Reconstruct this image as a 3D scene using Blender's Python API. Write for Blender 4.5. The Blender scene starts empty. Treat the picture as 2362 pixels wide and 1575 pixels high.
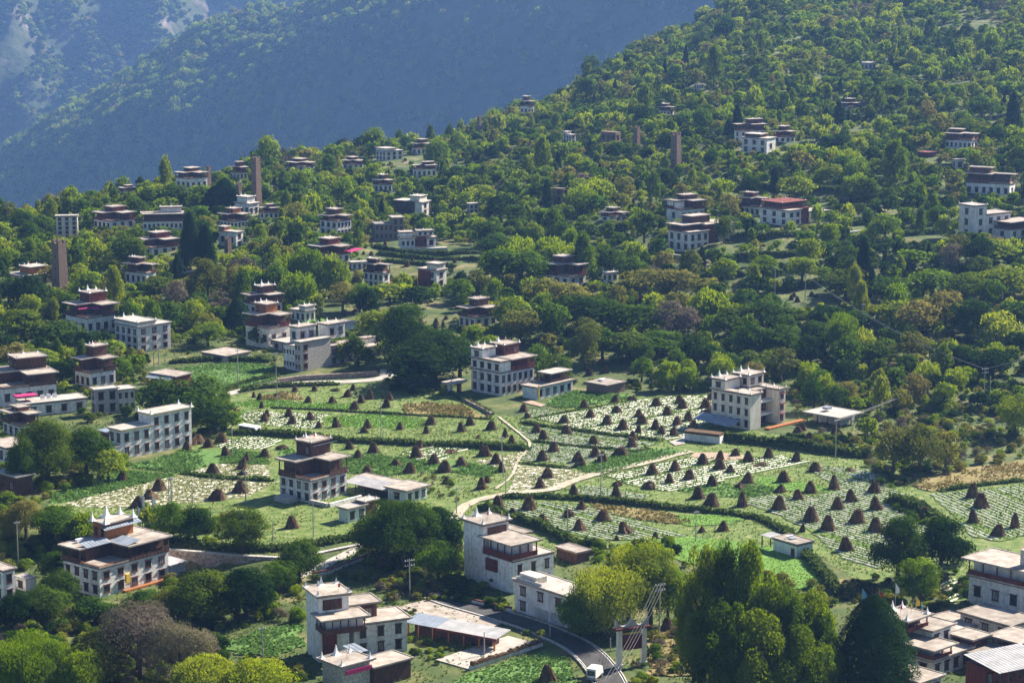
import bpy, math, random
import numpy as np
from mathutils import Vector, Matrix
random.seed(7); RNG = np.random.default_rng(7)
sc = bpy.context.scene
COL = sc.collection
R = math.radians
# ---------------------------------------------------------------- camera
F = 5577.0; W0, H0 = 2362.0, 1575.0
CAMZ = 147.0
TILT = math.atan((787.5 + 222.0) / F)
cd = bpy.data.cameras.new('camera'); cam = bpy.data.objects.new('camera', cd); COL.objects.link(cam)
cd.sensor_width = 36.0; cd.lens = 36.0 * F / W0; cd.clip_start = 1.0; cd.clip_end = 12000.0
cam.location = (0, 0, CAMZ); cam.rotation_euler = (math.pi / 2 - TILT, 0, 0)
sc.camera = cam
# ---------------------------------------------------------------- sky, sun, exposure
SUN_EL, SUN_AZ = 37.0, 50.0          # azimuth clockwise from the view direction (+y)
world = bpy.data.worlds.new('World'); sc.world = world; world.use_nodes = True
wn = world.node_tree.nodes; wl = world.node_tree.links
sky = wn.new('ShaderNodeTexSky'); sky.sky_type = 'NISHITA'; sky.sun_disc = False
sky.sun_elevation = R(SUN_EL); sky.sun_rotation = R(SUN_AZ)
sky.altitude = 2000; sky.air_density = 1.0; sky.dust_density = 0.6; sky.ozone_density = 1.0
bg = wn['Background']; bg.inputs['Strength'].default_value = 0.05
wl.new(sky.outputs['Color'], bg.inputs['Color'])
sd = bpy.data.lights.new('sun', 'SUN'); sun = bpy.data.objects.new('sun', sd); COL.objects.link(sun)
sd.energy = 5.0; sd.angle = R(0.53); sd.color = (1.0, 0.90, 0.75)
SUNV = Vector((math.sin(R(SUN_AZ)) * math.cos(R(SUN_EL)), math.cos(R(SUN_AZ)) * math.cos(R(SUN_EL)), math.sin(R(SUN_EL))))
sun.rotation_euler = SUNV.to_track_quat('Z', 'Y').to_euler()
sun.location = (400, 300, 600)
vs = sc.view_settings; vs.view_transform = 'Standard'; vs.look = 'None'; vs.exposure = 1.62; vs.gamma = 1.0; vs.use_curve_mapping = False
cy = sc.cycles
cy.use_denoising = True; cy.max_bounces = 5; cy.diffuse_bounces = 3; cy.glossy_bounces = 1; cy.transmission_bounces = 3
cy.volume_bounces = 0; cy.transparent_max_bounces = 4; cy.caustics_reflective = False; cy.caustics_refractive = False
cy.use_adaptive_sampling = True; cy.adaptive_threshold = 0.02
try: cy.denoiser = 'OPENIMAGEDENOISE'
except Exception: pass
sc.render.engine = 'CYCLES'
# ---------------------------------------------------------------- pixel <-> place
CT, ST = math.cos(TILT), math.sin(TILT)
def ray(px, py):
    u = (px - 1181.0) / F; v = -(py - 787.5) / F
    return (u, CT + v * ST, -ST + v * CT)
def project(x, y, z):
    dz = z - CAMZ
    d = y * CT - dz * ST; up = y * ST + dz * CT
    return 1181.0 + F * x / d, 787.5 - F * up / d, d
def scale_at(x, y, z): return F / (y * CT - (z - CAMZ) * ST)
# ---------------------------------------------------------------- value noise (numpy)
_NT = RNG.random((256, 256))
def vnoise(x, y):
    xi = np.floor(x).astype(int); yi = np.floor(y).astype(int); fx = x - xi; fy = y - yi
    fx = fx * fx * (3 - 2 * fx); fy = fy * fy * (3 - 2 * fy)
    a = _NT[xi & 255, yi & 255]; b = _NT[(xi + 1) & 255, yi & 255]; c = _NT[xi & 255, (yi + 1) & 255]; d = _NT[(xi + 1) & 255, (yi + 1) & 255]
    return (a * (1 - fx) + b * fx) * (1 - fy) + (c * (1 - fx) + d * fx) * fy - 0.5
def fbm(x, y, o=4):
    s = 0; a = 1.0
    for _ in range(o):
        s = s + a * vnoise(x, y); x = x * 2.03 + 17.1; y = y * 2.03 + 5.7; a *= 0.5
    return s
# ---------------------------------------------------------------- lie of the land (metres)
_END = [(3000, -600), (4500, -760), (15000, -760)]
PROF = [(-700, [(0, 0), (720, 0), (950, 3), (1130, 2), (1210, -10), (1340, -70), (1500, -160)] + _END),
        (0,    [(0, 0), (720, 0), (950, 3), (1130, 2), (1210, -10), (1340, -70), (1500, -160)] + _END),
        (350,  [(0, 0), (740, 0), (930, 6), (1120, 12), (1200, 8), (1270, -8), (1370, -70), (1550, -160)] + _END),
        (600,  [(0, 0), (740, 0), (880, 4), (1100, 11), (1250, 7), (1400, 0), (1470, -12), (1650, -150)] + _END),
        (1000, [(0, 0), (740, 0), (900, 5), (1100, 9), (1300, 8), (1480, 2), (1560, -8), (1760, -150)] + _END),
        (1200, [(0, 0), (745, 0), (900, 7), (1100, 15), (1350, 16), (1600, 12), (1700, 2), (1900, -150)] + _END),
        (1500, [(0, 0), (735, 0), (830, 8), (1000, 19), (1200, 29), (1500, 38), (1850, 42), (1950, 34), (2200, -120)] + _END),
        (1800, [(0, 0), (722, 0), (830, 11), (1000, 25), (1200, 38), (1500, 58), (1850, 80), (2200, 95), (2600, 60), (9000, 60)]),
        (2362, [(0, 0), (690, 0), (785, 9), (900, 20), (1100, 36), (1300, 52), (1600, 80), (2000, 115), (9000, 150)]),
        (3200, [(0, 0), (690, 0), (785, 9), (900, 20), (1100, 36), (1300, 52), (1600, 80), (2000, 115), (9000, 150)])]
_PXY = [(np.array([q[0] for q in p[1]], float), np.array([q[1] for q in p[1]], float)) for p in PROF]
_PU = np.array([(p[0] - 1181.0) / F for p in PROF])
# bank above the lower lane at the front left: (px, py) of its foot line
_WALL = [(-250, 1225), (60, 1235), (250, 1245), (370, 1268), (470, 1276), (560, 1284), (680, 1290), (760, 1272), (840, 1256), (950, 1250)]
def flat_pt(px, py, z=0.0):
    d = ray(px, py); t = (z - CAMZ) / d[2]
    return d[0] * t, d[1] * t
_WX = np.array([flat_pt(*p)[0] for p in _WALL]); _WY = np.array([flat_pt(*p)[1] for p in _WALL])
LOW = -3.3
def terr(x, y):
    x = np.asarray(x, float); y = np.asarray(y, float)
    u = np.clip(x / np.maximum(y, 1), _PU[0], _PU[-1] - 1e-6)
    cols = np.stack([np.interp(y, *q) for q in _PXY])
    j = np.clip(np.searchsorted(_PU, u, side='right') - 1, 0, len(PROF) - 2)
    f = (u - _PU[j]) / (_PU[j + 1] - _PU[j]); f = f * f * (3 - 2 * f)
    ii = np.arange(x.size)
    c2 = cols.reshape(len(PROF), -1); jf = j.reshape(-1); ff = f.reshape(-1)
    z = (c2[jf, ii] * (1 - ff) + c2[jf + 1, ii] * ff).reshape(x.shape)
    w = np.clip((y - 760) / 250, 0, 1)
    z = z + w * (5.0 * fbm(x / 70, y / 70, 3))
    # terraces on the slopes
    wt = np.clip((y - 770) / 80, 0, 1) * np.clip((1350 - y) / 100, 0, 1)
    st = 3.4; zz = z / st; fr = zz - np.floor(zz); fr2 = np.clip((fr - 0.72) / 0.28, 0, 1)
    z = z * (1 - 0.75 * wt) + 0.75 * wt * (np.floor(zz) + fr2) * st
    # lower lane
    yc = np.interp(x, _WX, _WY); ramp = np.clip((-52 - x) / 22, 0, 1); ramp = ramp * ramp * (3 - 2 * ramp)
    z = z + np.where(y < yc, LOW, 0) * ramp
    return z
def terr1(x, y): return float(terr(np.array([x]), np.array([y]))[0])
_TS = np.concatenate([np.arange(380, 900, 4.0), np.arange(900, 2700, 6.0)])
def ground(px, py):
    """first point of the land under a picture point"""
    d = ray(px, py); t = _TS / d[1]
    x = d[0] * t; y = d[1] * t; z = CAMZ + d[2] * t
    below = np.nonzero(z < terr(x, y))[0]
    if len(below) == 0: k = len(_TS) - 1; return Vector((x[k], y[k], z[k]))
    k = below[0]; lo, hi = t[max(k - 1, 0)], t[k]
    for _ in range(12):
        m = 0.5 * (lo + hi)
        if CAMZ + d[2] * m < terr1(d[0] * m, d[1] * m): hi = m
        else: lo = m
    return Vector((d[0] * hi, d[1] * hi, CAMZ + d[2] * hi))
def crop(x0, y0, k, pts): return [(x0 + p[0] / k, y0 + p[1] / k) + tuple(q / k for q in p[2:4]) + tuple(p[4:]) for p in pts]
# ---------------------------------------------------------------- object helpers
def link(name, data=None, parent=None, loc=None, rz=None):
    o = bpy.data.objects.new(name, data); COL.objects.link(o)
    if parent is not None: o.parent = parent
    if loc is not None: o.location = loc
    if rz is not None: o.rotation_euler = (0, 0, rz)
    return o
def tag(o, label=None, cat=None, group=None, kind=None):
    if label: o['label'] = label
    if cat: o['category'] = cat
    if group: o['group'] = group
    if kind: o['kind'] = kind
    return o
class MB:
    def __init__(s): s.v = []; s.f = []; s.m = []
    def box(s, x0, x1, y0, y1, z0, z1, m=0):
        n = len(s.v)
        s.v += [(x0, y0, z0), (x1, y0, z0), (x1, y1, z0), (x0, y1, z0), (x0, y0, z1), (x1, y0, z1), (x1, y1, z1), (x0, y1, z1)]
        s.f += [(n, n + 3, n + 2, n + 1), (n + 4, n + 5, n + 6, n + 7), (n, n + 1, n + 5, n + 4), (n + 1, n + 2, n + 6, n + 5), (n + 2, n + 3, n + 7, n + 6), (n + 3, n, n + 4, n + 7)]
        s.m += [m] * 6; return s
    def hexa(s, p, m=0):      # eight corners, bottom ring then top ring
        n = len(s.v); s.v += [tuple(q) for q in p]
        s.f += [(n, n + 3, n + 2, n + 1), (n + 4, n + 5, n + 6, n + 7), (n, n + 1, n + 5, n + 4), (n + 1, n + 2, n + 6, n + 5), (n + 2, n + 3, n + 7, n + 6), (n + 3, n, n + 4, n + 7)]
        s.m += [m] * 6; return s
    def tube(s, pts, rad, k=6, m=0, cap=True):
        n = len(s.v); pts = [Vector(p) for p in pts]
        if not hasattr(rad, '__len__'): rad = [rad] * len(pts)
        for i, p in enumerate(pts):
            t = (pts[min(i + 1, len(pts) - 1)] - pts[max(i - 1, 0)]).normalized()
            a = t.orthogonal().normalized() if abs(t.z) < 0.95 else Vector((1, 0, 0)); b = t.cross(a).normalized(); a = b.cross(t)
            for j in range(k):
                th = 2 * math.pi * j / k; s.v.append(tuple(p + (a * math.cos(th) + b * math.sin(th)) * rad[i]))
        for i in range(len(pts) - 1):
            for j in range(k):
                s.f.append((n + i * k + j, n + i * k + (j + 1) % k, n + (i + 1) * k + (j + 1) % k, n + (i + 1) * k + j)); s.m.append(m)
        if cap:
            s.f.append(tuple(n + j for j in reversed(range(k)))); s.m.append(m)
            e = n + (len(pts) - 1) * k; s.f.append(tuple(e + j for j in range(k))); s.m.append(m)
        return s
    def quad(s, p, m=0):
        n = len(s.v); s.v += [tuple(q) for q in p]; s.f.append(tuple(range(n, n + len(p)))); s.m.append(m); return s
    def mesh(s, name, mats):
        me = bpy.data.meshes.new(name); me.from_pydata(s.v, [], s.f)
        for mt in (mats if isinstance(mats, (list, tuple)) else [mats]): me.materials.append(mt)
        if any(s.m): me.polygons.foreach_set('material_index', s.m)
        me.update(); return me
    def build(s, name, mats, parent=None, loc=None, rz=None): return link(name, s.mesh(name, mats), parent, loc, rz)
def np_mesh(name, v, f, mats, smooth=False, mi=None):
    """fast mesh from arrays: v (n,3), f (m,k)"""
    me = bpy.data.meshes.new(name); n, k = f.shape
    me.vertices.add(len(v)); me.vertices.foreach_set('co', np.ascontiguousarray(v, dtype=np.float32).ravel())
    me.loops.add(n * k); me.loops.foreach_set('vertex_index', np.ascontiguousarray(f, dtype=np.int32).ravel())
    me.polygons.add(n); me.polygons.foreach_set('loop_start', np.arange(0, n * k, k, dtype=np.int32))
    for mt in (mats if isinstance(mats, (list, tuple)) else [mats]): me.materials.append(mt)
    if mi is not None: me.polygons.foreach_set('material_index', np.ascontiguousarray(mi, dtype=np.int32))
    if smooth: me.polygons.foreach_set('use_smooth', np.ones(n, dtype=bool))
    me.update(calc_edges=True); return me
# ---------------------------------------------------------------- materials
def new_mat(name):
    m = bpy.data.materials.new(name); m.use_nodes = True; nt = m.node_tree
    for n in list(nt.nodes):
        if n.type != 'OUTPUT_MATERIAL': nt.nodes.remove(n)
    return m, nt, nt.nodes, nt.links, [n for n in nt.nodes if n.type == 'OUTPUT_MATERIAL'][0]
def ramp(n, stops):
    r = n.new('ShaderNodeValToRGB'); el = r.color_ramp.elements
    while len(el) < len(stops): el.new(0.5)
    for e, (p, c) in zip(el, stops): e.position = p; e.color = (*c, 1)
    return r
def noise_mat(name, stops, scale=1.0, rough=0.9, detail=5, bump=0.0, bscale=None, coord='Object', stretch=None, spec=0.2, metal=0.0, dist=0.0, rnd=0.0, streak=0.0):
    """base colour from a noise ramp; optional bump and per-object brightness shift"""
    m, nt, n, l, out = new_mat(name)
    b = n.new('ShaderNodeBsdfPrincipled'); b.inputs['Roughness'].default_value = rough; b.inputs['Specular IOR Level'].default_value = spec; b.inputs['Metallic'].default_value = metal
    tc = n.new('ShaderNodeTexCoord'); src = tc.outputs[coord]
    if coord == 'World':
        pass
    mp = n.new('ShaderNodeMapping'); l.new(src, mp.inputs['Vector'])
    if stretch: mp.inputs['Scale'].default_value = stretch
    tx = n.new('ShaderNodeTexNoise'); tx.inputs['Scale'].default_value = scale; tx.inputs['Detail'].default_value = detail; tx.inputs['Distortion'].default_value = dist; tx.inputs['Roughness'].default_value = 0.6
    l.new(mp.outputs['Vector'], tx.inputs['Vector'])
    r = ramp(n, stops); l.new(tx.outputs['Fac'], r.inputs['Fac']); colr = r.outputs['Color']
    if streak:
        m2 = n.new('ShaderNodeMapping'); m2.inputs['Scale'].default_value = (1.6, 1.6, 0.12); l.new(src, m2.inputs['Vector'])
        t3 = n.new('ShaderNodeTexNoise'); t3.inputs['Scale'].default_value = 1.0; t3.inputs['Detail'].default_value = 6; l.new(m2.outputs['Vector'], t3.inputs['Vector'])
        r3 = ramp(n, [(0.36, (1 - streak, 1 - streak * 1.08, 1 - streak * 1.2)), (0.56, (1, 1, 1))]); l.new(t3.outputs['Fac'], r3.inputs['Fac'])
        mm = n.new('ShaderNodeMix'); mm.data_type = 'RGBA'; mm.blend_type = 'MULTIPLY'; mm.inputs[0].default_value = 1.0; l.new(colr, mm.inputs[6]); l.new(r3.outputs['Color'], mm.inputs[7]); colr = mm.outputs[2]
    if rnd:
        oi = n.new('ShaderNodeObjectInfo'); mr = n.new('ShaderNodeMapRange'); mr.inputs['To Min'].default_value = 1 - rnd; mr.inputs['To Max'].default_value = 1 + rnd
        l.new(oi.outputs['Random'], mr.inputs['Value'])
        hs = n.new('ShaderNodeHueSaturation'); l.new(mr.outputs['Result'], hs.inputs['Value']); l.new(colr, hs.inputs['Color']); colr = hs.outputs['Color']
    l.new(colr, b.inputs['Base Color'])
    if bump:
        t2 = n.new('ShaderNodeTexNoise'); t2.inputs['Scale'].default_value = bscale or scale * 4; t2.inputs['Detail'].default_value = 3; l.new(mp.outputs['Vector'], t2.inputs['Vector'])
        bp = n.new('ShaderNodeBump'); bp.inputs['Strength'].default_value = 1.0; bp.inputs['Distance'].default_value = bump; l.new(t2.outputs['Fac'], bp.inputs['Height']); l.new(bp.outputs['Normal'], b.inputs['Normal'])
    l.new(b.outputs['BSDF'], out.inputs['Surface']); return m
def leaf_mat(name, ramp_cols, trans=0.35, nscale=0.35):
    """leaf colour varies from tree to tree and from clump to clump; light passes through"""
    m, nt, n, l, out = new_mat(name)
    oi = n.new('ShaderNodeObjectInfo'); tc = n.new('ShaderNodeTexCoord'); tx = n.new('ShaderNodeTexNoise'); tx.inputs['Scale'].default_value = 7.0; tx.inputs['Detail'].default_value = 2
    l.new(tc.outputs['Object'], tx.inputs['Vector'])
    a = n.new('ShaderNodeMath'); a.operation = 'MULTIPLY_ADD'; l.new(tx.outputs['Fac'], a.inputs[0]); a.inputs[1].default_value = nscale * 2; l.new(oi.outputs['Random'], a.inputs[2])
    s = n.new('ShaderNodeMath'); s.operation = 'SUBTRACT'; l.new(a.outputs[0], s.inputs[0]); s.inputs[1].default_value = nscale; s.use_clamp = True
    k = len(ramp_cols) - 1
    r = ramp(n, [(i / k, c) for i, c in enumerate(ramp_cols)]); l.new(s.outputs[0], r.inputs['Fac'])
    d = n.new('ShaderNodeBsdfDiffuse'); t = n.new('ShaderNodeBsdfTranslucent'); mx = n.new('ShaderNodeMixShader'); mx.inputs[0].default_value = trans
    hs = n.new('ShaderNodeHueSaturation'); hs.inputs['Hue'].default_value = 0.485; hs.inputs['Saturation'].default_value = 1.15; hs.inputs['Value'].default_value = 1.5; l.new(r.outputs['Color'], hs.inputs['Color'])
    l.new(r.outputs['Color'], d.inputs['Color']); l.new(hs.outputs['Color'], t.inputs['Color'])
    l.new(d.outputs[0], mx.inputs[1]); l.new(t.outputs[0], mx.inputs[2]); l.new(mx.outputs[0], out.inputs['Surface']); return m
M = {}
M['white'] = noise_mat('limewashed_stone', [(0.25, (0.34, 0.32, 0.30)), (0.40, (0.58, 0.56, 0.54)), (0.50, (0.72, 0.71, 0.69)), (0.72, (0.82, 0.81, 0.79))], 0.9, bump=0.07, bscale=5, detail=10, rnd=0.1, streak=0.16)
M['plaster'] = noise_mat('smooth_plaster', [(0.3, (0.48, 0.47, 0.45)), (0.6, (0.72, 0.71, 0.70))], 0.5, detail=9, bump=0.01, rnd=0.08, streak=0.14)
M['pale'] = noise_mat('pale_green_plaster', [(0.3, (0.50, 0.58, 0.55)), (0.6, (0.66, 0.72, 0.70))], 0.6, streak=0.16)
M['cream'] = noise_mat('cream_plaster', [(0.3, (0.60, 0.54, 0.46)), (0.6, (0.72, 0.67, 0.59))], 0.6, streak=0.16)
M['stone'] = noise_mat('grey_rubble_stone', [(0.3, (0.16, 0.145, 0.13)), (0.45, (0.36, 0.33, 0.30)), (0.62, (0.58, 0.55, 0.52))], 2.6, bump=0.1, bscale=3.5, detail=4)
M['brick'] = noise_mat('weathered_tower_stone', [(0.3, (0.10, 0.065, 0.05)), (0.5, (0.19, 0.13, 0.10)), (0.7, (0.27, 0.19, 0.15))], 1.8, bump=0.08, bscale=3, stretch=(1, 1, 2.2))
M['grey'] = noise_mat('grey_blockwork', [(0.3, (0.13, 0.12, 0.115)), (0.6, (0.24, 0.225, 0.21))], 1.2, bump=0.04, stretch=(1, 1, 3))
M['wood'] = noise_mat('dark_brown_timber', [(0.3, (0.05, 0.024, 0.016)), (0.6, (0.115, 0.056, 0.038)), (0.8, (0.17, 0.095, 0.068))], 2.0, rough=0.75, stretch=(1, 1, 0.3), rnd=0.25)
M['red'] = noise_mat('dark_red_painted_timber', [(0.3, (0.085, 0.02, 0.016)), (0.7, (0.19, 0.048, 0.035))], 1.5, rough=0.7, stretch=(1, 1, 0.3), rnd=0.2)
M['orange'] = noise_mat('orange_varnished_timber', [(0.3, (0.23, 0.075, 0.025)), (0.7, (0.42, 0.17, 0.06))], 1.6, rough=0.6, stretch=(3, 3, 0.3))
M['clay'] = noise_mat('rammed_clay_roof', [(0.3, (0.20, 0.17, 0.145)), (0.5, (0.31, 0.27, 0.235)), (0.72, (0.45, 0.405, 0.365))], 0.45, bump=0.03, detail=7, rnd=0.14)
M['concrete'] = noise_mat('pale_concrete', [(0.3, (0.27, 0.245, 0.22)), (0.6, (0.43, 0.40, 0.365))], 0.35, detail=7, rnd=0.06)
M['metal'] = noise_mat('blue_grey_sheet_metal', [(0.3, (0.16, 0.19, 0.24)), (0.7, (0.27, 0.31, 0.37))], 0.6, rough=0.45, spec=0.5)
M['tin'] = noise_mat('pale_corrugated_sheet', [(0.3, (0.27, 0.27, 0.28)), (0.7, (0.45, 0.44, 0.44))], 0.5, rough=0.5, spec=0.4)
M['horn'] = noise_mat('whitewashed_horn', [(0.3, (0.62, 0.61, 0.58)), (0.6, (0.80, 0.80, 0.78))], 2.0)
M['glass'] = noise_mat('dark_window_glass', [(0.4, (0.010, 0.012, 0.016)), (0.6, (0.03, 0.033, 0.04))], 1.0, rough=0.25, spec=0.5, rnd=0.6)
M['curtain'] = noise_mat('curtained_window_glass', [(0.4, (0.10, 0.10, 0.11)), (0.6, (0.26, 0.26, 0.27))], 1.5, rough=0.3, spec=0.5, rnd=0.4, stretch=(4, 4, 0.5))
M['frame'] = noise_mat('brown_window_frame', [(0.3, (0.05, 0.02, 0.015)), (0.7, (0.12, 0.055, 0.04))], 2.0, rough=0.7, rnd=0.3)
M['magenta'] = noise_mat('magenta_cloth', [(0.3, (0.33, 0.02, 0.11)), (0.7, (0.42, 0.04, 0.16))], 1.0)
M['f_red'] = noise_mat('red_cloth', [(0.3, (0.55, 0.02, 0.02)), (0.7, (0.68, 0.04, 0.03))], 1.0)
M['f_white'] = noise_mat('white_cloth', [(0.3, (0.72, 0.72, 0.74)), (0.7, (0.82, 0.82, 0.83))], 1.0)
M['f_yellow'] = noise_mat('yellow_cloth', [(0.3, (0.62, 0.40, 0.03)), (0.7, (0.75, 0.52, 0.06))], 1.0)
M['f_blue'] = noise_mat('blue_cloth', [(0.3, (0.10, 0.35, 0.60)), (0.7, (0.18, 0.46, 0.70))], 1.0)
M['pole'] = noise_mat('grey_concrete_pole', [(0.3, (0.24, 0.23, 0.22)), (0.7, (0.38, 0.37, 0.35))], 1.0, stretch=(1, 1, 0.3))
M['wire'] = noise_mat('dull_aluminium_wire', [(0.3, (0.16, 0.16, 0.17)), (0.7, (0.24, 0.24, 0.25))], 1.0, rough=0.6)
M['path'] = noise_mat('pale_dirt_path', [(0.3, (0.27, 0.24, 0.17)), (0.55, (0.40, 0.36, 0.28)), (0.75, (0.50, 0.46, 0.38))], 0.35, detail=6)
M['road'] = noise_mat('worn_asphalt', [(0.3, (0.040, 0.040, 0.042)), (0.6, (0.065, 0.065, 0.066)), (0.8, (0.10, 0.098, 0.095))], 0.3, detail=7)
M['paint'] = noise_mat('worn_road_paint', [(0.3, (0.45, 0.45, 0.45)), (0.6, (0.75, 0.75, 0.74))], 0.8)
M['rubble'] = noise_mat('retaining_wall_stone', [(0.3, (0.15, 0.11, 0.09)), (0.5, (0.34, 0.26, 0.21)), (0.7, (0.48, 0.40, 0.34))], 1.6, bump=0.12, bscale=1.8, detail=3)
M['stalk'] = noise_mat('dry_corn_stalks', [(0.25, (0.04, 0.022, 0.010)), (0.5, (0.095, 0.056, 0.028)), (0.75, (0.21, 0.14, 0.08))], 5.0, stretch=(1, 1, 0.18), rnd=0.22, bump=0.05, bscale=14)
M['straw'] = noise_mat('spread_straw', [(0.3, (0.26, 0.19, 0.14)), (0.7, (0.40, 0.31, 0.24))], 1.5, detail=6)
# crops and ground
M['film'] = noise_mat('torn_white_mulch_film', [(0.29, (0.12, 0.16, 0.05)), (0.39, (0.36, 0.36, 0.29)), (0.52, (0.56, 0.54, 0.49))], 0.8, detail=7, coord='Object', rough=0.5, rnd=0.08)
M['stubble'] = noise_mat('stubble_with_weeds', [(0.28, (0.050, 0.095, 0.018)), (0.45, (0.090, 0.145, 0.030)), (0.58, (0.145, 0.180, 0.05)), (0.74, (0.30, 0.29, 0.17))], 0.42, detail=9)
M['weedbed'] = noise_mat('weedy_soil_between_rows', [(0.3, (0.055, 0.105, 0.020)), (0.5, (0.095, 0.155, 0.032)), (0.7, (0.17, 0.19, 0.065))], 0.6, detail=8)
M['flecks'] = noise_mat('weeds_and_scraps_of_film', [(0.34, (0.062, 0.092, 0.022)), (0.48, (0.13, 0.135, 0.05)), (0.535, (0.27, 0.25, 0.17)), (0.62, (0.66, 0.64, 0.60))], 0.75, detail=8)
M['cabbage'] = noise_mat('leafy_green_crop', [(0.3, (0.04, 0.095, 0.024)), (0.5, (0.085, 0.17, 0.035)), (0.7, (0.15, 0.25, 0.06))], 0.9, detail=8, bump=0.15, bscale=1.5)
M['grass'] = noise_mat('fresh_sown_grass', [(0.3, (0.075, 0.17, 0.026)), (0.55, (0.115, 0.23, 0.035)), (0.75, (0.17, 0.27, 0.06))], 0.35, detail=7, bump=0.08, bscale=2)
M['dry'] = noise_mat('dry_brown_grass', [(0.3, (0.11, 0.115, 0.035)), (0.5, (0.19, 0.155, 0.06)), (0.7, (0.27, 0.205, 0.10))], 0.4, detail=8, bump=0.12, bscale=1.6)
M['land'] = noise_mat('valley_grass_and_soil', [(0.28, (0.026, 0.046, 0.012)), (0.45, (0.052, 0.082, 0.020)), (0.57, (0.092, 0.110, 0.032)), (0.68, (0.21, 0.175, 0.085))], 0.09, detail=12, bump=0.25, bscale=0.8)
M['bank'] = noise_mat('grassy_bank', [(0.3, (0.022, 0.034, 0.010)), (0.55, (0.055, 0.075, 0.020)), (0.75, (0.12, 0.125, 0.04))], 1.2, detail=6, bump=0.2, bscale=2.5)
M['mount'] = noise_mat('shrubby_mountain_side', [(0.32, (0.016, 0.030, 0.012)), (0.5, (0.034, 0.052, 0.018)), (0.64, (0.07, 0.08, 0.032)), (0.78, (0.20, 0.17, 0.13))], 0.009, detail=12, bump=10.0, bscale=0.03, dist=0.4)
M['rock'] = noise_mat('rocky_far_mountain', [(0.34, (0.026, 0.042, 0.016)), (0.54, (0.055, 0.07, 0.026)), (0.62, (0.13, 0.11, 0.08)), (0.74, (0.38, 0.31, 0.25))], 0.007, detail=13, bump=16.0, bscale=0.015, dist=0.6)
M['bark'] = noise_mat('tree_bark', [(0.3, (0.045, 0.035, 0.028)), (0.7, (0.12, 0.10, 0.085))], 4.0, stretch=(1, 1, 0.3))
LEAF = {
 'walnut': leaf_mat('dark_green_leaves', [(0.014, 0.036, 0.007), (0.028, 0.062, 0.010), (0.056, 0.100, 0.014), (0.095, 0.135, 0.020)], 0.36),
 'green':  leaf_mat('mid_green_leaves', [(0.036, 0.080, 0.012), (0.074, 0.138, 0.017), (0.135, 0.208, 0.024), (0.195, 0.245, 0.034)], 0.43),
 'willow': leaf_mat('yellow_green_leaves', [(0.095, 0.165, 0.020), (0.145, 0.215, 0.026), (0.185, 0.25, 0.034), (0.20, 0.245, 0.042)], 0.44),
 'olive':  leaf_mat('olive_autumn_leaves', [(0.085, 0.11, 0.024), (0.125, 0.14, 0.030), (0.175, 0.185, 0.040), (0.19, 0.175, 0.055)], 0.40),
 'bare':   leaf_mat('thin_brown_twigs', [(0.075, 0.066, 0.052), (0.11, 0.095, 0.072), (0.145, 0.125, 0.09), (0.135, 0.13, 0.07)], 0.25),
 'cypress': leaf_mat('blackish_evergreen', [(0.008, 0.026, 0.009), (0.013, 0.036, 0.011), (0.020, 0.048, 0.013), (0.026, 0.056, 0.014)], 0.2),
 'poplar': leaf_mat('glossy_poplar_leaves', [(0.052, 0.098, 0.013), (0.085, 0.142, 0.018), (0.13, 0.185, 0.024), (0.17, 0.21, 0.032)], 0.5),
}
# ================================================================= the land
def grid_mesh(name, xs, ys, zf, mat, smooth=True, keep=None):
    X, Y = np.meshgrid(xs, ys); Z = zf(X, Y)
    nx, ny = len(xs), len(ys)
    v = np.stack([X.ravel(), Y.ravel(), Z.ravel()], 1)
    i = (np.arange(ny - 1)[:, None] * nx + np.arange(nx - 1)[None, :]).ravel()
    f = np.stack([i, i + 1, i + nx + 1, i + nx], 1)
    if keep is not None:
        k = keep(v)[f].any(1); f = f[k]
    return link(name, np_mesh(name, v, f, mat, smooth))
xs = np.concatenate([[-6500, -4000, -2600, -1700, -1100, -850], np.arange(-720, 824, 4.0), [950, 1200, 1700, 2600, 4000, 6500]])
ys = np.concatenate([[-300, -100, 60, 180, 260, 310], np.arange(340, 780, 2.5), np.arange(780, 2100, 5.5), [2150, 2250, 2400, 2700, 3200, 4200, 7500, 12200]])
tag(grid_mesh('ground', xs, ys, lambda X, Y: terr(X.ravel(), Y.ravel()).reshape(X.shape), M['land']), kind='structure')
# the shaded mountain: front face rises right and back, its crest runs down to the left
MK = 2.0       # the mountains stand far back
def mountA(x, y):
    return CAMZ + MK * (_mountA(x / MK, y / MK) - CAMZ)
def mountB(x, y):
    return CAMZ + MK * (_mountB(x / MK, y / MK) - CAMZ)
def _mountA(x, y):
    cyl = 2621.0 - 0.3735 * (x + 555.0); zc = CAMZ + 0.70 * x + 0.60 * cyl - 1444.0; dc = cyl - y
    z = np.where(dc > 0, zc - 0.24 * np.minimum(dc, 190) - 0.75 * np.maximum(dc - 190, 0), zc + 0.85 * dc)
    z = np.minimum(z, 60 + (z - 60) * 0.75)
    return np.minimum(z + 46 * fbm(x / 210 + y / 900, y / 260 - x / 700, 5) + 9 * fbm(x / 40, y / 40, 3), 330)
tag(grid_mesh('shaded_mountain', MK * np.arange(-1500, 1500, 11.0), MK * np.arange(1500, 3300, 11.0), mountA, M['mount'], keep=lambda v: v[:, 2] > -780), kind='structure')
def _mountB(x, y):
    g = np.abs(fbm(x / 190 + 3, y / 420, 4)); r = np.abs(fbm(x / 75 + 9, y / 150, 4))
    return np.minimum(-104 + 0.75 * (y - 3080) + 130 * (0.32 - g) + 40 * (0.3 - r) - 0.10 * (x + 450), 330)
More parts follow.
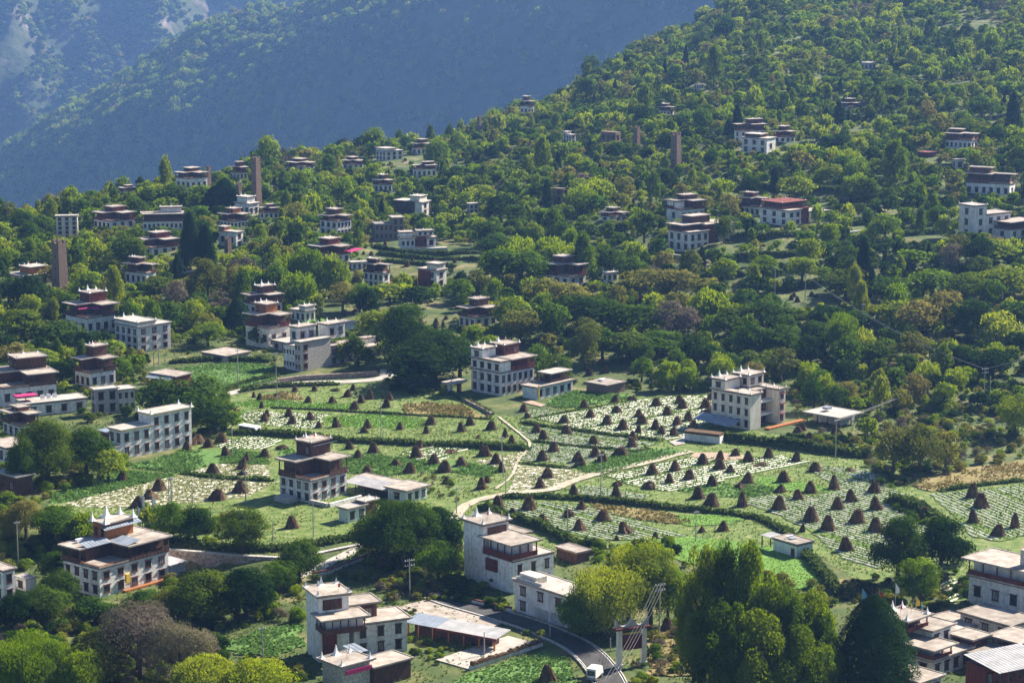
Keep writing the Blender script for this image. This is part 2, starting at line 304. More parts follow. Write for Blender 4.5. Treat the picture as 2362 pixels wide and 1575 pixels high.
tag(grid_mesh('rocky_mountain', MK * np.arange(-1900, 900, 10.0), MK * np.arange(2850, 3750, 10.0), mountB, M['rock']), kind='structure')
# ================================================================= plots
def gp(px, py, dz=0.0):
    g = ground(px, py); return Vector((g.x, g.y, g.z + dz))
def inpoly(x, y, poly):
    x = np.asarray(x); y = np.asarray(y); r = np.zeros(x.shape, bool); n = len(poly)
    for i in range(n):
        x1, y1 = poly[i][0], poly[i][1]; x2, y2 = poly[(i + 1) % n][0], poly[(i + 1) % n][1]
        c = ((y1 > y) != (y2 > y)) & (x < (x2 - x1) * (y - y1) / ((y2 - y1) or 1e-9) + x1); r ^= c
    return r
_layer = [0.02]
def rag(poly, step=2.0, amp=0.5):
    out = []
    for i in range(len(poly)):
        a = Vector(poly[i][:2]); b = Vector(poly[(i + 1) % len(poly)][:2]); n = max(1, int((b - a).length / step))
        t = (b - a).normalized(); nn = Vector((-t.y, t.x))
        for k in range(n):
            out.append(a.lerp(b, k / n) + nn * random.uniform(-amp, amp) * (k > 0))
    return out
# tufts of leaves: many small upright faces, one object per field
def tuft_mat(name, cols):
    m, nt, n, l, out = new_mat(name)
    tc = n.new('ShaderNodeTexCoord'); tx = n.new('ShaderNodeTexNoise'); tx.inputs['Scale'].default_value = 0.6; tx.inputs['Detail'].default_value = 6; l.new(tc.outputs['Object'], tx.inputs['Vector'])
    r = ramp(n, [(0.25 + 0.5 * i / (len(cols) - 1), c) for i, c in enumerate(cols)]); l.new(tx.outputs['Fac'], r.inputs['Fac'])
    d = n.new('ShaderNodeBsdfDiffuse'); t = n.new('ShaderNodeBsdfTranslucent'); mx = n.new('ShaderNodeMixShader'); mx.inputs[0].default_value = 0.4
    for q in (d, t): l.new(r.outputs['Color'], q.inputs['Color'])
    l.new(d.outputs[0], mx.inputs[1]); l.new(t.outputs[0], mx.inputs[2]); l.new(mx.outputs[0], out.inputs['Surface']); return m
TM = {'cabbage': tuft_mat('cabbage_leaf', [(0.06, 0.135, 0.035), (0.115, 0.215, 0.05), (0.18, 0.29, 0.08)]),
      'grass': tuft_mat('young_grass_blade', [(0.095, 0.20, 0.03), (0.135, 0.25, 0.04), (0.19, 0.29, 0.06)]),
      'weed': tuft_mat('weed_leaf', [(0.07, 0.15, 0.022), (0.12, 0.21, 0.03), (0.18, 0.24, 0.05)]),
      'dry': tuft_mat('dry_grass_blade', [(0.12, 0.125, 0.035), (0.21, 0.175, 0.065), (0.29, 0.225, 0.11)]),
      'stub': tuft_mat('stubble_blade', [(0.09, 0.16, 0.03), (0.15, 0.20, 0.045), (0.25, 0.25, 0.09)])}
def tuft_arrays(x, y, z, size, lean=0.8, k=2):
    n = len(x); vs = []; 
    for j in range(k):
        a = RNG.random(n) * 2 * np.pi; s = size * (0.6 + 0.8 * RNG.random(n)); dx, dy = np.cos(a), np.sin(a)
        lx = -dy * lean * s * (RNG.random(n) - .2); ly = dx * lean * s * (RNG.random(n) - .2); h = s * (0.6 + 0.6 * RNG.random(n))
        b1 = np.stack([x - dx * s * .5, y - dy * s * .5, z], 1); b2 = np.stack([x + dx * s * .5, y + dy * s * .5, z], 1)
        t2 = np.stack([x + dx * s * .4 + lx, y + dy * s * .4 + ly, z + h], 1); t1 = np.stack([x - dx * s * .4 + lx, y - dy * s * .4 + ly, z + h], 1)
        vs.append(np.stack([b1, b2, t2, t1], 1))
    v = np.concatenate(vs).reshape(-1, 3); return v, np.arange(len(v)).reshape(-1, 4)
def tufts(name, poly, dens, size, mat, z=None, lean=0.8, k=2, patch=0.0):
    px = np.array([p[0] for p in poly]); py = np.array([p[1] for p in poly])
    area = (px.max() - px.min()) * (py.max() - py.min()); n = int(area * dens)
    x = px.min() + RNG.random(n) * (px.max() - px.min()); y = py.min() + RNG.random(n) * (py.max() - py.min())
    ok = inpoly(x, y, poly)
    if patch: ok &= (fbm(x / 9, y / 9, 3) + 0.5) > patch * RNG.random(n) * 1.2
    x, y = x[ok], y[ok]
    if len(x) == 0: return
    zz = terr(x, y) + 0.02
    v, f = tuft_arrays(x, y, zz, size, lean, k)
    tag(link(name, np_mesh(name, v, f, TM[mat])), kind='stuff')
PLOTS = []
def plot(name, mat, pts, amp=0.4):
    w = [gp(*p) for p in pts]; rp = rag(w, 2.0, amp); _layer[0] += 0.005; z = _layer[0]
    me = bpy.data.meshes.new(name); me.from_pydata([(p.x, p.y, terr1(p.x, p.y) + z) for p in rp], [], [tuple(range(len(rp)))])
    me.materials.append(M[mat]); me.update()
    o = link(name, me); tag(o, kind='structure'); PLOTS.append((o, [(p.x, p.y) for p in rp], mat, z)); return o, [(p.x, p.y) for p in rp], z
def strips(fieldobj, poly, z, a, b, spacing=1.55, width=0.66, gap=0.08):
    """rows of mulch film laid over the plot, parallel to the ground line a-b (picture points)"""
    A, B = gp(*a), gp(*b); t = Vector((B.x - A.x, B.y - A.y)).normalized(); nn = Vector((-t.y, t.x))
    P = [Vector(p) for p in poly]; q = [p.dot(nn) for p in P]; k = min(q) + spacing * 0.5; wx = []; wy = []
    while k < max(q):
        xsn = []
        for i in range(len(P)):
            d1 = q[i] - k; d2 = q[(i + 1) % len(P)] - k
            if d1 * d2 < 0: xsn.append((P[i].lerp(P[(i + 1) % len(P)], d1 / (d1 - d2))).dot(t))
        xsn.sort()
        for s0, s1 in zip(xsn[::2], xsn[1::2]):
            n = int((s1 - s0) * 2.0); ss = s0 + RNG.random(n) * (s1 - s0); kk = k + spacing * .5 + RNG.normal(0, .16, n); wx.append(t.x * ss + nn.x * kk); wy.append(t.y * ss + nn.y * kk)
            if s1 - s0 < 3 or random.random() < gap: continue
            s0 += random.uniform(0, 1.2); s1 -= random.uniform(0, 1.2); n = max(2, int((s1 - s0) / 1.2))
            v = []; f = []
            ph = random.random() * 6
            for j in range(n + 1):
                s = s0 + (s1 - s0) * j / n; c = t * s + nn * (k + 0.12 * math.sin(s * 0.4 + ph)); wl_ = width * random.uniform(0.34, 0.55); wr = width * random.uniform(0.34, 0.55)
                for off, h in ((-wl_, 0.0), (-wl_ * 0.4, 0.11), (wr * 0.4, 0.11), (wr, 0.0)):
                    p = c + nn * off; v.append((p.x, p.y, z + 0.012 + h + random.uniform(-.015, .015)))
                if j:
                    for e in range(3): m = (j - 1) * 4 + e; f.append((m, m + 1, m + 5, m + 4))
            me = bpy.data.meshes.new('film_strip'); me.from_pydata(v, [], f); me.materials.append(M['film']); me.update()
            link('film_strip', me, fieldobj)
        k += spacing * random.uniform(0.93, 1.07)
    x = np.concatenate(wx); y = np.concatenate(wy); v, f = tuft_arrays(x, y, np.full(len(x), z), .32, 1.0, 2); tag(link('row_weeds', np_mesh('row_weeds', v, f, TM['weed'])), kind='stuff')
def strip_mesh(name, mat, pts, width, dz=0.06, step=2.0, jit=0.1, crown=0.0):
    """a ribbon over the land along picture points"""
    P = [gp(*p) for p in pts]; Q = []
    for i in range(len(P) - 1):
        p0 = P[max(i - 1, 0)]; p1 = P[i]; p2 = P[i + 1]; p3 = P[min(i + 2, len(P) - 1)]
        n = max(1, int((p2 - p1).length / step))
        for k in range(n):
            t = k / n; Q.append(0.5 * ((2 * p1) + (p2 - p0) * t + (2 * p0 - 5 * p1 + 4 * p2 - p3) * t * t + (3 * p1 - p0 - 3 * p2 + p3) * t ** 3))
    Q.append(P[-1]); v = []; f = []
    for i, q in enumerate(Q):
        t = (Q[min(i + 1, len(Q) - 1)] - Q[max(i - 1, 0)]); t = Vector((t.x, t.y, 0)).normalized(); nn = Vector((-t.y, t.x, 0))
        for e in (-1, -0.5, 0, 0.5, 1):
            p = q + nn * (e * width / 2 * (1 + (random.uniform(-jit, jit) if abs(e) == 1 else 0))); v.append((p.x, p.y, terr1(p.x, p.y) + dz + crown * (1 - e * e)))
        if i:
            for e in range(4): m = (i - 1) * 5 + e; f.append((m, m + 1, m + 6, m + 5))
    me = bpy.data.meshes.new(name); me.from_pydata(v, [], f); me.materials.append(M[mat]); me.update(); o = link(name, me); tag(o, kind='structure'); return o, Q
BANKPTS = []
SLOPE_BANKS = []
def bank(pts, width=1.8, h=1.0, hedge=0.0, name='field_bank'):
    P = [gp(*p) for p in pts]; Q = []
    for i in range(len(P) - 1):
        n = max(1, int((P[i + 1] - P[i]).length / 0.9))
        for k in range(n): Q.append(P[i].lerp(P[i + 1], k / n))
    Q.append(P[-1]); v = []; f = []; K = 9
    for i, q in enumerate(Q):
        t = (Q[min(i + 1, len(Q) - 1)] - Q[max(i - 1, 0)]); t = Vector((t.x, t.y, 0)).normalized(); nn = Vector((-t.y, t.x, 0))
        if nn.y < 0: nn = -nn
        hh = .72 * h * (0.75 + 0.9 * (0.5 + float(fbm(np.array([q.x / 5]), np.array([q.y / 5]), 2)[0]))) * (min(1, (i + 1) / 3, (len(Q) - i) / 3))
        for e in range(K):
            a = math.pi * e / (K - 1); c = -math.cos(a) * (1.0 if e < 4 else 1.5); s = math.sin(a) ** 0.55
            p = q + nn * (c * width * 0.4) + nn * random.uniform(-.12, .12); v.append((p.x, p.y, terr1(p.x, p.y) - 0.1 + s * hh + random.uniform(-.1, .1) * h))
            if 1 <= e <= 7: BANKPTS.append((p.x, p.y, v[-1][2] - 0.05, h, hedge))
        if i:
            for e in range(K - 1): m = (i - 1) * K + e; f.append((m, m + 1, m + K + 1, m + K))
    me = bpy.data.meshes.new(name); me.from_pydata(v, [], f); me.materials.append(M['bank']); me.update()
    me.polygons.foreach_set('use_smooth', np.ones(len(f), bool)); tag(link(name, me), kind='structure')
# --- plots of the big field, far to near
C1 = (500, 860, 5.8075); C2 = (880, 860, 5.8075); C3 = (1200, 860, 5.227); C4 = (1040, 1060, 5.88); C5 = (1380, 1020, 5.6); C6 = (1700, 1020, 5.8075); C7 = (2000, 1080, 4.9); C8 = (200, 940, 4.9)
plot('meadow', 'stubble', [(505, 915), (640, 900), (900, 880), (1040, 905), (1130, 955), (1230, 965), (1400, 915), (1660, 905), (1660, 980), (1860, 1010), (2080, 1010), (2160, 1130), (2362, 1105), (2362, 1330), (1990, 1345), (1850, 1260), (1600, 1262), (1330, 1275), (1050, 1262), (840, 1250), (680, 1262), (540, 1262), (370, 1245), (60, 1215), (120, 1150), (290, 1075), (430, 1035), (520, 960)], 1.2)
for nm, mt, pts, am in [
 ('grass_plot', 'grass', crop(*C1, [(60, 430), (400, 380), (830, 350), (1100, 400), (1980, 430), (1750, 490), (1000, 470), (400, 460)]), .6),
 ('brown_plot', 'dry', crop(*C1, [(640, 310), (950, 260), (1130, 300), (1150, 370), (640, 360)]), .9),
 ('film_plot', 'weedbed', crop(*C1, [(330, 505), (1480, 548), (1310, 765), (560, 690), (270, 640)]), .6),
 ('brown_plot', 'dry', crop(*C1, [(60, 460), (300, 450), (330, 500), (150, 560), (100, 580)]), .6),
 ('grass_plot', 'grass', crop(*C1, [(180, 560), (260, 495), (410, 500), (330, 580)]), .5),
 ('sown_plot', 'grass', crop(*C1, [(1500, 595), (1900, 560), (2380, 560), (2850, 640), (2780, 745), (2300, 745), (1700, 720), (1420, 640)]), .6),
 ('brown_plot', 'dry', crop(*C2, [(290, 420), (600, 395), (1100, 450), (1480, 605), (530, 560), (300, 535)]), .8),
 ('weedy_plot', 'stubble', crop(*C2, [(540, 610), (1500, 625), (1990, 985), (1960, 1025), (1000, 950), (420, 880)]), .5),
 ('cabbage_plot', 'cabbage', crop(*C8, [(400, 665), (760, 590), (1100, 485), (1640, 480), (2060, 520), (2060, 640), (1480, 632), (1180, 722), (960, 745)]), .4),
 ('cabbage_plot', 'cabbage', crop(*C8, [(-400, 990), (0, 880), (400, 700), (640, 735), (1000, 765), (880, 800), (0, 1015), (-400, 1100)]), .5),
 ('film_plot', 'weedbed', crop(*C1, [(-40, 990), (150, 900), (520, 838), (930, 900), (600, 1025), (100, 1015)]), .3),
 ('cabbage_plot', 'cabbage', crop(*C1, [(880, 1020), (1030, 1010), (1060, 1100), (840, 1160), (820, 1100)]), .4),
 ('weedy_plot', 'flecks', crop(*C8, [(1180, 722), (1480, 635), (2060, 650), (2080, 770), (1500, 775), (1100, 735)]), .4),
 ('weedy_plot', 'flecks', crop(*C8, [(-300, 1110), (0, 1015), (880, 800), (1100, 765), (2090, 860), (1850, 1000), (1350, 1060), (500, 1130), (0, 1125)]), .5),
 ('cabbage_plot', 'cabbage', crop(*C2, [(-780, 1080), (-400, 1100), (0, 1110), (470, 1180), (1000, 1180), (1640, 1290), (1450, 1410), (1000, 1340), (500, 1330), (0, 1400), (-750, 1300)]), .6),
 ('film_plot', 'weedbed', crop(*C2, [(230, 1095), (700, 982), (1180, 1010), (740, 1210), (470, 1180)]), .3),
 ('weedy_plot', 'flecks', crop(*C2, [(1250, 1180), (1900, 1060), (1990, 1010), (1760, 1290), (1640, 1290)]), .4),
 ('cabbage_plot', 'cabbage', crop(*C3, [(320, 345), (650, 215), (900, 240), (1400, 275), (1270, 320), (520, 440), (330, 400)]), .5),
 ('film_plot', 'weedbed', crop(*C3, [(-40, 560), (130, 440), (420, 450), (470, 480), (160, 545)]), .4),
 ('film_plot', 'weedbed', crop(*C3, [(180, 555), (900, 425), (1390, 335), (1750, 290), (2330, 270), (2330, 560), (2000, 770), (1750, 815), (1160, 745), (600, 665)]), .4),
 ('film_plot', 'weedbed', crop(*C3, [(-20, 630), (600, 715), (1150, 780), (1690, 845), (1410, 935), (700, 868), (150, 815), (-40, 700)]), .4),
 ('film_plot', 'weedbed', crop(*C3, [(150, 860), (700, 905), (1390, 965), (1080, 1015), (660, 1135), (0, 1050), (20, 1000)]), .4),
 ('cabbage_plot', 'cabbage', crop(*C3, [(660, 1150), (1080, 1012), (1500, 935), (1800, 900), (2050, 955), (1500, 1095), (970, 1235)]), .4),
 ('weedy_plot', 'flecks', crop(*C3, [(-30, 1115), (560, 1165), (900, 1240), (400, 1430), (0, 1470), (-150, 1470)]), .4),
 ('film_plot', 'weedbed', crop(*C5, [(30, 450), (1160, 200), (1900, 240), (2360, 165), (2800, 250), (2360, 330), (1500, 520), (900, 640), (420, 560), (200, 470)]), .4),
 ('film_plot', 'weedbed', crop(*C5, [(-450, 600), (-100, 570), (700, 660), (650, 730), (-50, 730)]), .4),
 ('cabbage_plot', 'cabbage', crop(*C5, [(1000, 620), (1500, 525), (1850, 560), (2350, 600), (2050, 720), (1450, 700)]), .5),
 ('sown_plot', 'grass', crop(*C6, [(170, 540), (300, 465), (540, 480), (1080, 580), (1360, 670), (1000, 690), (600, 640)]), .5),
 ('film_plot', 'weedbed', crop(*C6, [(0, 780), (300, 720), (1000, 720), (1400, 640), (1100, 460), (900, 300), (1250, 330), (1840, 380), (2100, 640), (2500, 820), (2760, 1080), (2300, 1500), (1900, 1700), (1400, 1560), (960, 1180), (520, 960)]), .5),
 ('film_plot', 'weedbed', crop(*C4, [(420, 640), (700, 560), (1200, 575), (1850, 640), (2352, 800), (2900, 980), (3200, 1050), (2700, 1100), (2000, 1090), (1400, 960), (700, 820)]), .5),
 ('brown_plot', 'dry', crop(*C5, [(-100, 800), (500, 860), (1000, 930), (1250, 1060), (800, 1040), (0, 900)]), .7),
 ('sown_plot', 'grass', crop(*C5, [(900, 960), (1350, 940), (1750, 960), (1900, 1010), (1700, 1060), (1200, 1090)]), .6),
 ('film_plot', 'weedbed', crop(*C7, [(700, 300), (1250, 250), (1800, 180), (1800, 760), (1500, 830), (1200, 780), (1000, 560)]), .5),
 ('film_plot', 'weedbed', crop(*C7, [(740, 1340), (1000, 1250), (1320, 1180), (1300, 1330), (1120, 1500), (900, 1520)]), .5),
 ('grass_plot', 'grass', [(1500, 1245), (1600, 1238), (1780, 1262), (1880, 1300), (1905, 1360), (1780, 1360), (1560, 1290)], .8),
 ('cabbage_plot', 'cabbage', [(1040, 1575), (1110, 1545), (1200, 1520), (1260, 1500), (1310, 1520), (1340, 1600), (1100, 1640)], .6),
 ('cabbage_plot', 'cabbage', [(520, 1485), (590, 1455), (690, 1440), (705, 1490), (640, 1515), (540, 1510)], 1.2),
 ('yard', 'clay', [(915, 1402), (985, 1384), (1060, 1402), (1170, 1437), (1110, 1456), (1000, 1430)], .3),  # pale lot coloured as darker clay: the tree shade is put into its colour
 ('bare_earth', 'dry', [(1490, 1480), (1540, 1450), (1570, 1500), (1600, 1560), (1500, 1560)], .8),
 ('dry_slope', 'dry', [(2100, 1120), (2180, 1085), (2380, 1060), (2380, 1108), (2260, 1118), (2150, 1135)], .9),
 ('straw_mat', 'straw', crop(*C5, [(1180, 195), (1260, 135), (1600, 140), (1900, 175), (1880, 220), (1640, 250), (1400, 215)]), .3),
 ('straw_mat', 'straw', crop(*C3, [(10, 352), (110, 332), (310, 390), (250, 415)]), .3),
 ('drying_yard', 'concrete', crop(*C3, [(1800, 840), (1990, 775), (1985, 860), (1870, 882)]), .1),
 ('green_field', 'cabbage', [(395, 855), (470, 842), (560, 838), (640, 845), (640, 872), (560, 892), (500, 905), (440, 880)], .8),
 ('grass_plot', 'grass', [(680, 745), (740, 735), (760, 745), (700, 758)], .6),
]:
    o, poly, z = plot(nm, mt, pts, am)
    A = None
    if nm == 'film_plot': PLOTS[-1] = (o, poly, 'film', z)
# rows of film, by plot order
_films = [p for p in PLOTS if p[2] == 'film']
_dirs = [crop(*C1, [(400, 650), (1000, 520)]), crop(*C1, [(150, 1000), (500, 890)]), crop(*C2, [(230, 1100), (720, 985)]), crop(*C3, [(100, 480), (350, 540)]),
         crop(*C3, [(1200, 590), (2300, 400)]), crop(*C3, [(0, 700), (1400, 900)]), crop(*C3, [(150, 960), (1000, 1020)]),
         crop(*C5, [(1300, 420), (2350, 215)]), crop(*C5, [(0, 620), (600, 720)]), crop(*C6, [(640, 900), (1480, 1130)]), crop(*C4, [(1150, 600), (2300, 880)]),
         crop(*C7, [(1300, 230), (1774, 420)]), crop(*C7, [(900, 1400), (1250, 1250)])]
for (o, poly, mt, z), dr in zip(_films, _dirs): strips(o, poly, z, dr[0], dr[1])
for o, poly, mt, z in PLOTS[1:]:
    if mt == 'cabbage': tufts('cabbage_leaves', poly, 4.5, 0.42, 'cabbage', k=3, patch=.5)
    elif mt == 'grass': tufts('young_grass', poly, 5.0, 0.24, 'grass', lean=.4)
    elif mt == 'dry': tufts('dry_grass', poly, 4.0, 0.5, 'dry', k=2, patch=.7)
    elif mt == 'film': tufts('weeds', poly, 1.0, 0.28, 'weed', patch=1.0)
    elif mt in ('stubble', 'flecks'): tufts('weeds', poly, 2.4, 0.24, 'stub', lean=1.2, patch=.9)
tufts('meadow_grass', PLOTS[0][1], 1.6, 0.26, 'stub', lean=1.3, patch=.9)
for pp in ([(0, 1240), (840, 1262), (1050, 1270), (1600, 1268), (1990, 1350), (2362, 1335), (2362, 1640), (0, 1640)], [(0, 780), (380, 740), (660, 800), (660, 870), (520, 905), (430, 1020), (290, 1060), (0, 1150)], [(1800, 880), (2362, 980), (2362, 1060), (2080, 1010), (1840, 985)]):
    tufts('rough_grass', [tuple(gp(*p).xy) for p in pp], 1.1, .34, 'stub', lean=1.1, patch=1.0)
# --- paths and the road
strip_mesh('path', 'concrete', [(470, 925), (507, 913), (577, 897), (638, 887), (724, 882), (827, 879), (887, 870), (893, 852)], 4.2, .09, jit=.08)
strip_mesh('path', 'path', [(1050, 1200), (1060, 1183), (1078, 1165), (1130, 1148), (1200, 1137), (1270, 1131), (1330, 1108), (1400, 1088), (1500, 1066), (1560, 1050), (1592, 1042)], 3.0, .30, jit=.2)
strip_mesh('footpath', 'path', [(1149, 962), (1181, 987), (1207, 1008), (1222, 1029), (1195, 1065), (1178, 1101), (1143, 1129)], .8, .30, jit=.4)
strip_mesh('footpath', 'concrete', [(640, 1345), (720, 1318), (770, 1292), (815, 1270), (840, 1258)], 3.0, .1)
ROADPTS = [(985, 1366), (1040, 1388), (1130, 1414), (1220, 1442), (1290, 1470), (1345, 1500), (1388, 1545), (1415, 1600), (1430, 1700)]
road, RQ = strip_mesh('road', 'road', ROADPTS, 6.2, .30, jit=.02)
for e in (-1, 1):
    for w0, w1, h0, nm, mt in ((2.72, 2.84, .316, 'edge_line', 'paint'), (3.12, 3.36, .42, 'kerb', 'stone')):
        mb = MB(); pv = None
        for i, q in enumerate(RQ):
            t = RQ[min(i + 1, len(RQ) - 1)] - RQ[max(i - 1, 0)]; t = Vector((t.x, t.y, 0)).normalized(); nn = Vector((-t.y, t.x, 0)) * e
            a = q + nn * w0; b = q + nn * w1; za = terr1(q.x, q.y); cur = (a, b, za)
            if pv:
                lo = .309 if nm == 'edge_line' else .05
                mb.hexa([(pv[0].x, pv[0].y, pv[2] + lo), (pv[1].x, pv[1].y, pv[2] + lo), (b.x, b.y, za + lo), (a.x, a.y, za + lo), (pv[0].x, pv[0].y, pv[2] + h0), (pv[1].x, pv[1].y, pv[2] + h0), (b.x, b.y, za + h0), (a.x, a.y, za + h0)])
            pv = cur
        mb.build(nm, M[mt], road)
# --- banks and hedges between the plots
for pts, w, h, hg in [
 ([(626, 941), (760, 947), (900, 956), (971, 959), (1060, 963), (1135, 968)], 1.8, .9, 0),
 ([(530, 1002), (620, 1005), (722, 1010), (755, 1018), (900, 1024), (976, 1028), (1087, 1032), (1150, 1036), (1219, 1039)], 3.0, 1.7, .5),
 ([(420, 1093), (506, 1104), (627, 1110)], 2.0, 1.1, .2), ([(1200, 976), (1315, 993), (1420, 1006), (1525, 1018)], 2.0, 1.1, .1),
 ([(1227, 1019), (1334, 1031), (1468, 1043), (1500, 1036)], 1.6, .9, 0), ([(1200, 1069), (1315, 1081)], 1.5, .8, 0),
 ([(1159, 1149), (1244, 1149), (1330, 1153), (1440, 1163), (1523, 1173), (1620, 1181), (1683, 1187), (1752, 1198), (1810, 1228)], 2.4, 1.5, .35),
 ([(1234, 965), (1372, 940), (1466, 923)], 1.2, .6, 0), ([(1035, 908), (1095, 935), (1135, 957)], 1.6, 1.4, 0),
 ([(1660, 1015), (1740, 1024), (1800, 1030), (1900, 1045), (1985, 1055)], 3.5, 2.6, .9), ([(2173, 1134), (2265, 1120), (2362, 1110)], 1.6, 1.0, .2),
 ([(1810, 1228), (1860, 1285), (1905, 1335), (1935, 1375)], 3.0, 1.6, .6), ([(370, 1250), (460, 1262), (560, 1272), (678, 1268), (800, 1246), (840, 1240)], 3.6, 1.4, .6),
 ([(100, 1232), (250, 1240), (330, 1246)], 3.0, 1.8, .8), ([(555, 905), (600, 896), (640, 893), (700, 890), (780, 888)], 2.2, 1.2, .4),
 ([(2050, 1160), (2100, 1175), (2140, 1195), (2170, 1215)], 4.5, 2.4, 1.0), ([(1110, 1175), (1160, 1195), (1215, 1210), (1280, 1235), (1330, 1262), (1390, 1268)], 2.6, 1.8, .9),
 ([(1830, 1010), (1900, 1012), (1960, 1018)], 2.2, 1.3, .7), ([(640, 868), (560, 886), (520, 905)], 2.0, 1.1, .5),
 ([(395, 838), (500, 832), (620, 835)], 2.2, 1.3, .6),
 ([(860, 572), (930, 585), (1040, 588), (1110, 585)], 2.4, 1.8, .4), ([(870, 588), (960, 598), (1100, 600)], 2.4, 1.8, .4), ([(880, 605), (980, 612), (1050, 616)], 2.4, 1.6, .5),
 ([(1640, 548), (1760, 552), (1860, 545)], 2.6, 2.0, .7), ([(1960, 522), (2050, 508), (2120, 512)], 2.6, 2.2, .7), ([(1690, 600), (1800, 592), (1900, 588)], 2.6, 2.2, .7), ([(1830, 668), (1900, 655), (1970, 640)], 2.6, 2.4, .8), ([(1640, 440), (1760, 436), (1900, 442), (2000, 458)], 2.6, 2.4, .8), ([(2080, 545), (2160, 540), (2200, 538)], 2.6, 2.0, .7), ([(1560, 650), (1640, 640), (1720, 636)], 2.4, 2.0, .7), ([(1110, 585), (1150, 570), (1200, 566)], 2.0, 1.6, .5),
 ]:
    bank(pts, w * .66, h * .85, hg * .8)
    if pts[0][1] < 720 and pts[0][0] > 1100: SLOPE_BANKS.append(pts)
if BANKPTS:
    b = np.array(BANKPTS); rep = np.concatenate([b, b[b[:, 4] > .15], b[b[:, 4] > .4], b[b[:, 4] > .4]]); n = len(rep)
    v, f = tuft_arrays(rep[:, 0] + RNG.normal(0, .3, n), rep[:, 1] + RNG.normal(0, .3, n), rep[:, 2] - 0.1 + RNG.random(n) * rep[:, 4] * 0.9, 0.38 + 0.3 * rep[:, 4], .9, 2)
    tag(link('bank_weeds', np_mesh('bank_weeds', v, f, tuft_mat('bank_leaf', [(0.04, 0.075, 0.016), (0.075, 0.12, 0.026), (0.15, 0.18, 0.045)]))), kind='stuff')
# --- stone retaining wall above the lower lane
mb = MB(); cp = MB(); pv = None
for px in range(340, 850, 12):
    py = float(np.interp(px, [p[0] for p in _WALL], [p[1] for p in _WALL])); x, y = flat_pt(px, py); r = min(1, max(0, (-52 - x) / 22)); lo = LOW * r * r * (3 - 2 * r) - .3
    cur = Vector((x, y, lo))
    if pv is not None:
        t = (cur - pv); t.z = 0; t.normalize(); nn = Vector((t.y, -t.x, 0))
        a0, b0, a1, b1 = pv + nn * .9, pv - nn * .5, cur + nn * .9, cur - nn * .5
        mb.hexa([a0, a1, b1, b0, pv.xy.to_3d() + nn * .55 + Vector((0, 0, .25)), cur.xy.to_3d() + nn * .55 + Vector((0, 0, .25)), cur.xy.to_3d() - nn * .5 + Vector((0, 0, .25)), pv.xy.to_3d() - nn * .5 + Vector((0, 0, .25))])
        cp.hexa([pv.xy.to_3d() + nn * .7 + Vector((0, 0, .253)), cur.xy.to_3d() + nn * .7 + Vector((0, 0, .253)), cur.xy.to_3d() - nn * .4 + Vector((0, 0, .253)), pv.xy.to_3d() - nn * .4 + Vector((0, 0, .253)),
                 pv.xy.to_3d() + nn * .7 + Vector((0, 0, .5)), cur.xy.to_3d() + nn * .7 + Vector((0, 0, .5)), cur.xy.to_3d() - nn * .4 + Vector((0, 0, .5)), pv.xy.to_3d() - nn * .4 + Vector((0, 0, .5))])
    pv = cur
rw = link('retaining_wall'); tag(rw, 'long curved brown rubble retaining wall below the grassy bank at front left', 'wall')
mb.build('stone_face', M['rubble'], rw); cp.build('coping', M['stone'], rw)
# ================================================================= houses
HOUSES = []      # dicts with the picture rectangle and distance, used for clearing trees and for naming neighbours
_wc = {}
def win_mesh(w, h, kind):
    key = (round(w, 1), round(h, 1), kind)
    if key not in _wc:
        w, h = key[0], key[1]; mb = MB(); t = 0.12 * w + .04; d = -.09
        mb.box(-w / 2, -w / 2 + t, d, .02, 0, h).box(w / 2 - t, w / 2, d, .02, 0, h).box(-w / 2 + t, w / 2 - t, d, .02, 0, t).box(-w / 2 + t, w / 2 - t, d, .02, h - t, h)
        mb.box(-w * .62, w * .62, -.34, .02, h, h + .13).box(-w * .54, w * .54, -.22, .02, h - .10, h - .002)
        if kind: mb.box(-.035, .035, -.07, .0, t, h - t).box(-w / 2 + t, -.035, -.065, .0, h * .62, h * .62 + .06).box(.035, w / 2 - t, -.065, .0, h * .62, h * .62 + .06)
        mb.box(-w * .58, w * .58, -.16, .02, -.1, -.002)
        pane = MB().box(-w / 2 + t + .002, w / 2 - t - .002, -.04, .01, t + .002, h - t - .002)
        if kind: _wc[key] = (mb.mesh('window', M['frame']), [pane.mesh('pane', M['glass']), pane.mesh('pane', M['glass']), pane.mesh('pane', M['glass']), pane.mesh('pane', M['curtain'])])
        else:
            n0 = len(mb.f); mb.box(-w / 2 + t + .002, w / 2 - t - .002, -.04, .01, t + .002, h - t - .002, 1)
            _wc[key] = (mb.mesh('window', [M['frame'], M['glass']]), None)
    return _wc[key]
_hc = {}
def horn_mesh(k):
    if k not in _hc:
        v = []; f = []
        for i, (r, z) in enumerate([(.62, 0), (.34, .22), (.20, .55), (.12, .95), (.03, 1.5)]):
            v += [(-r, -r, z), (r, -r, z), (r, r, z), (-r, r, z)]
            if i:
                for j in range(4): f.append(((i - 1) * 4 + j, (i - 1) * 4 + (j + 1) % 4, i * 4 + (j + 1) % 4, i * 4 + j))
        me = bpy.data.meshes.new('corner_horn'); me.from_pydata([(a * k, b * k, c * k) for a, b, c in v], [], f); me.materials.append(M['horn']); me.update(); _hc[k] = me
    return _hc[k]
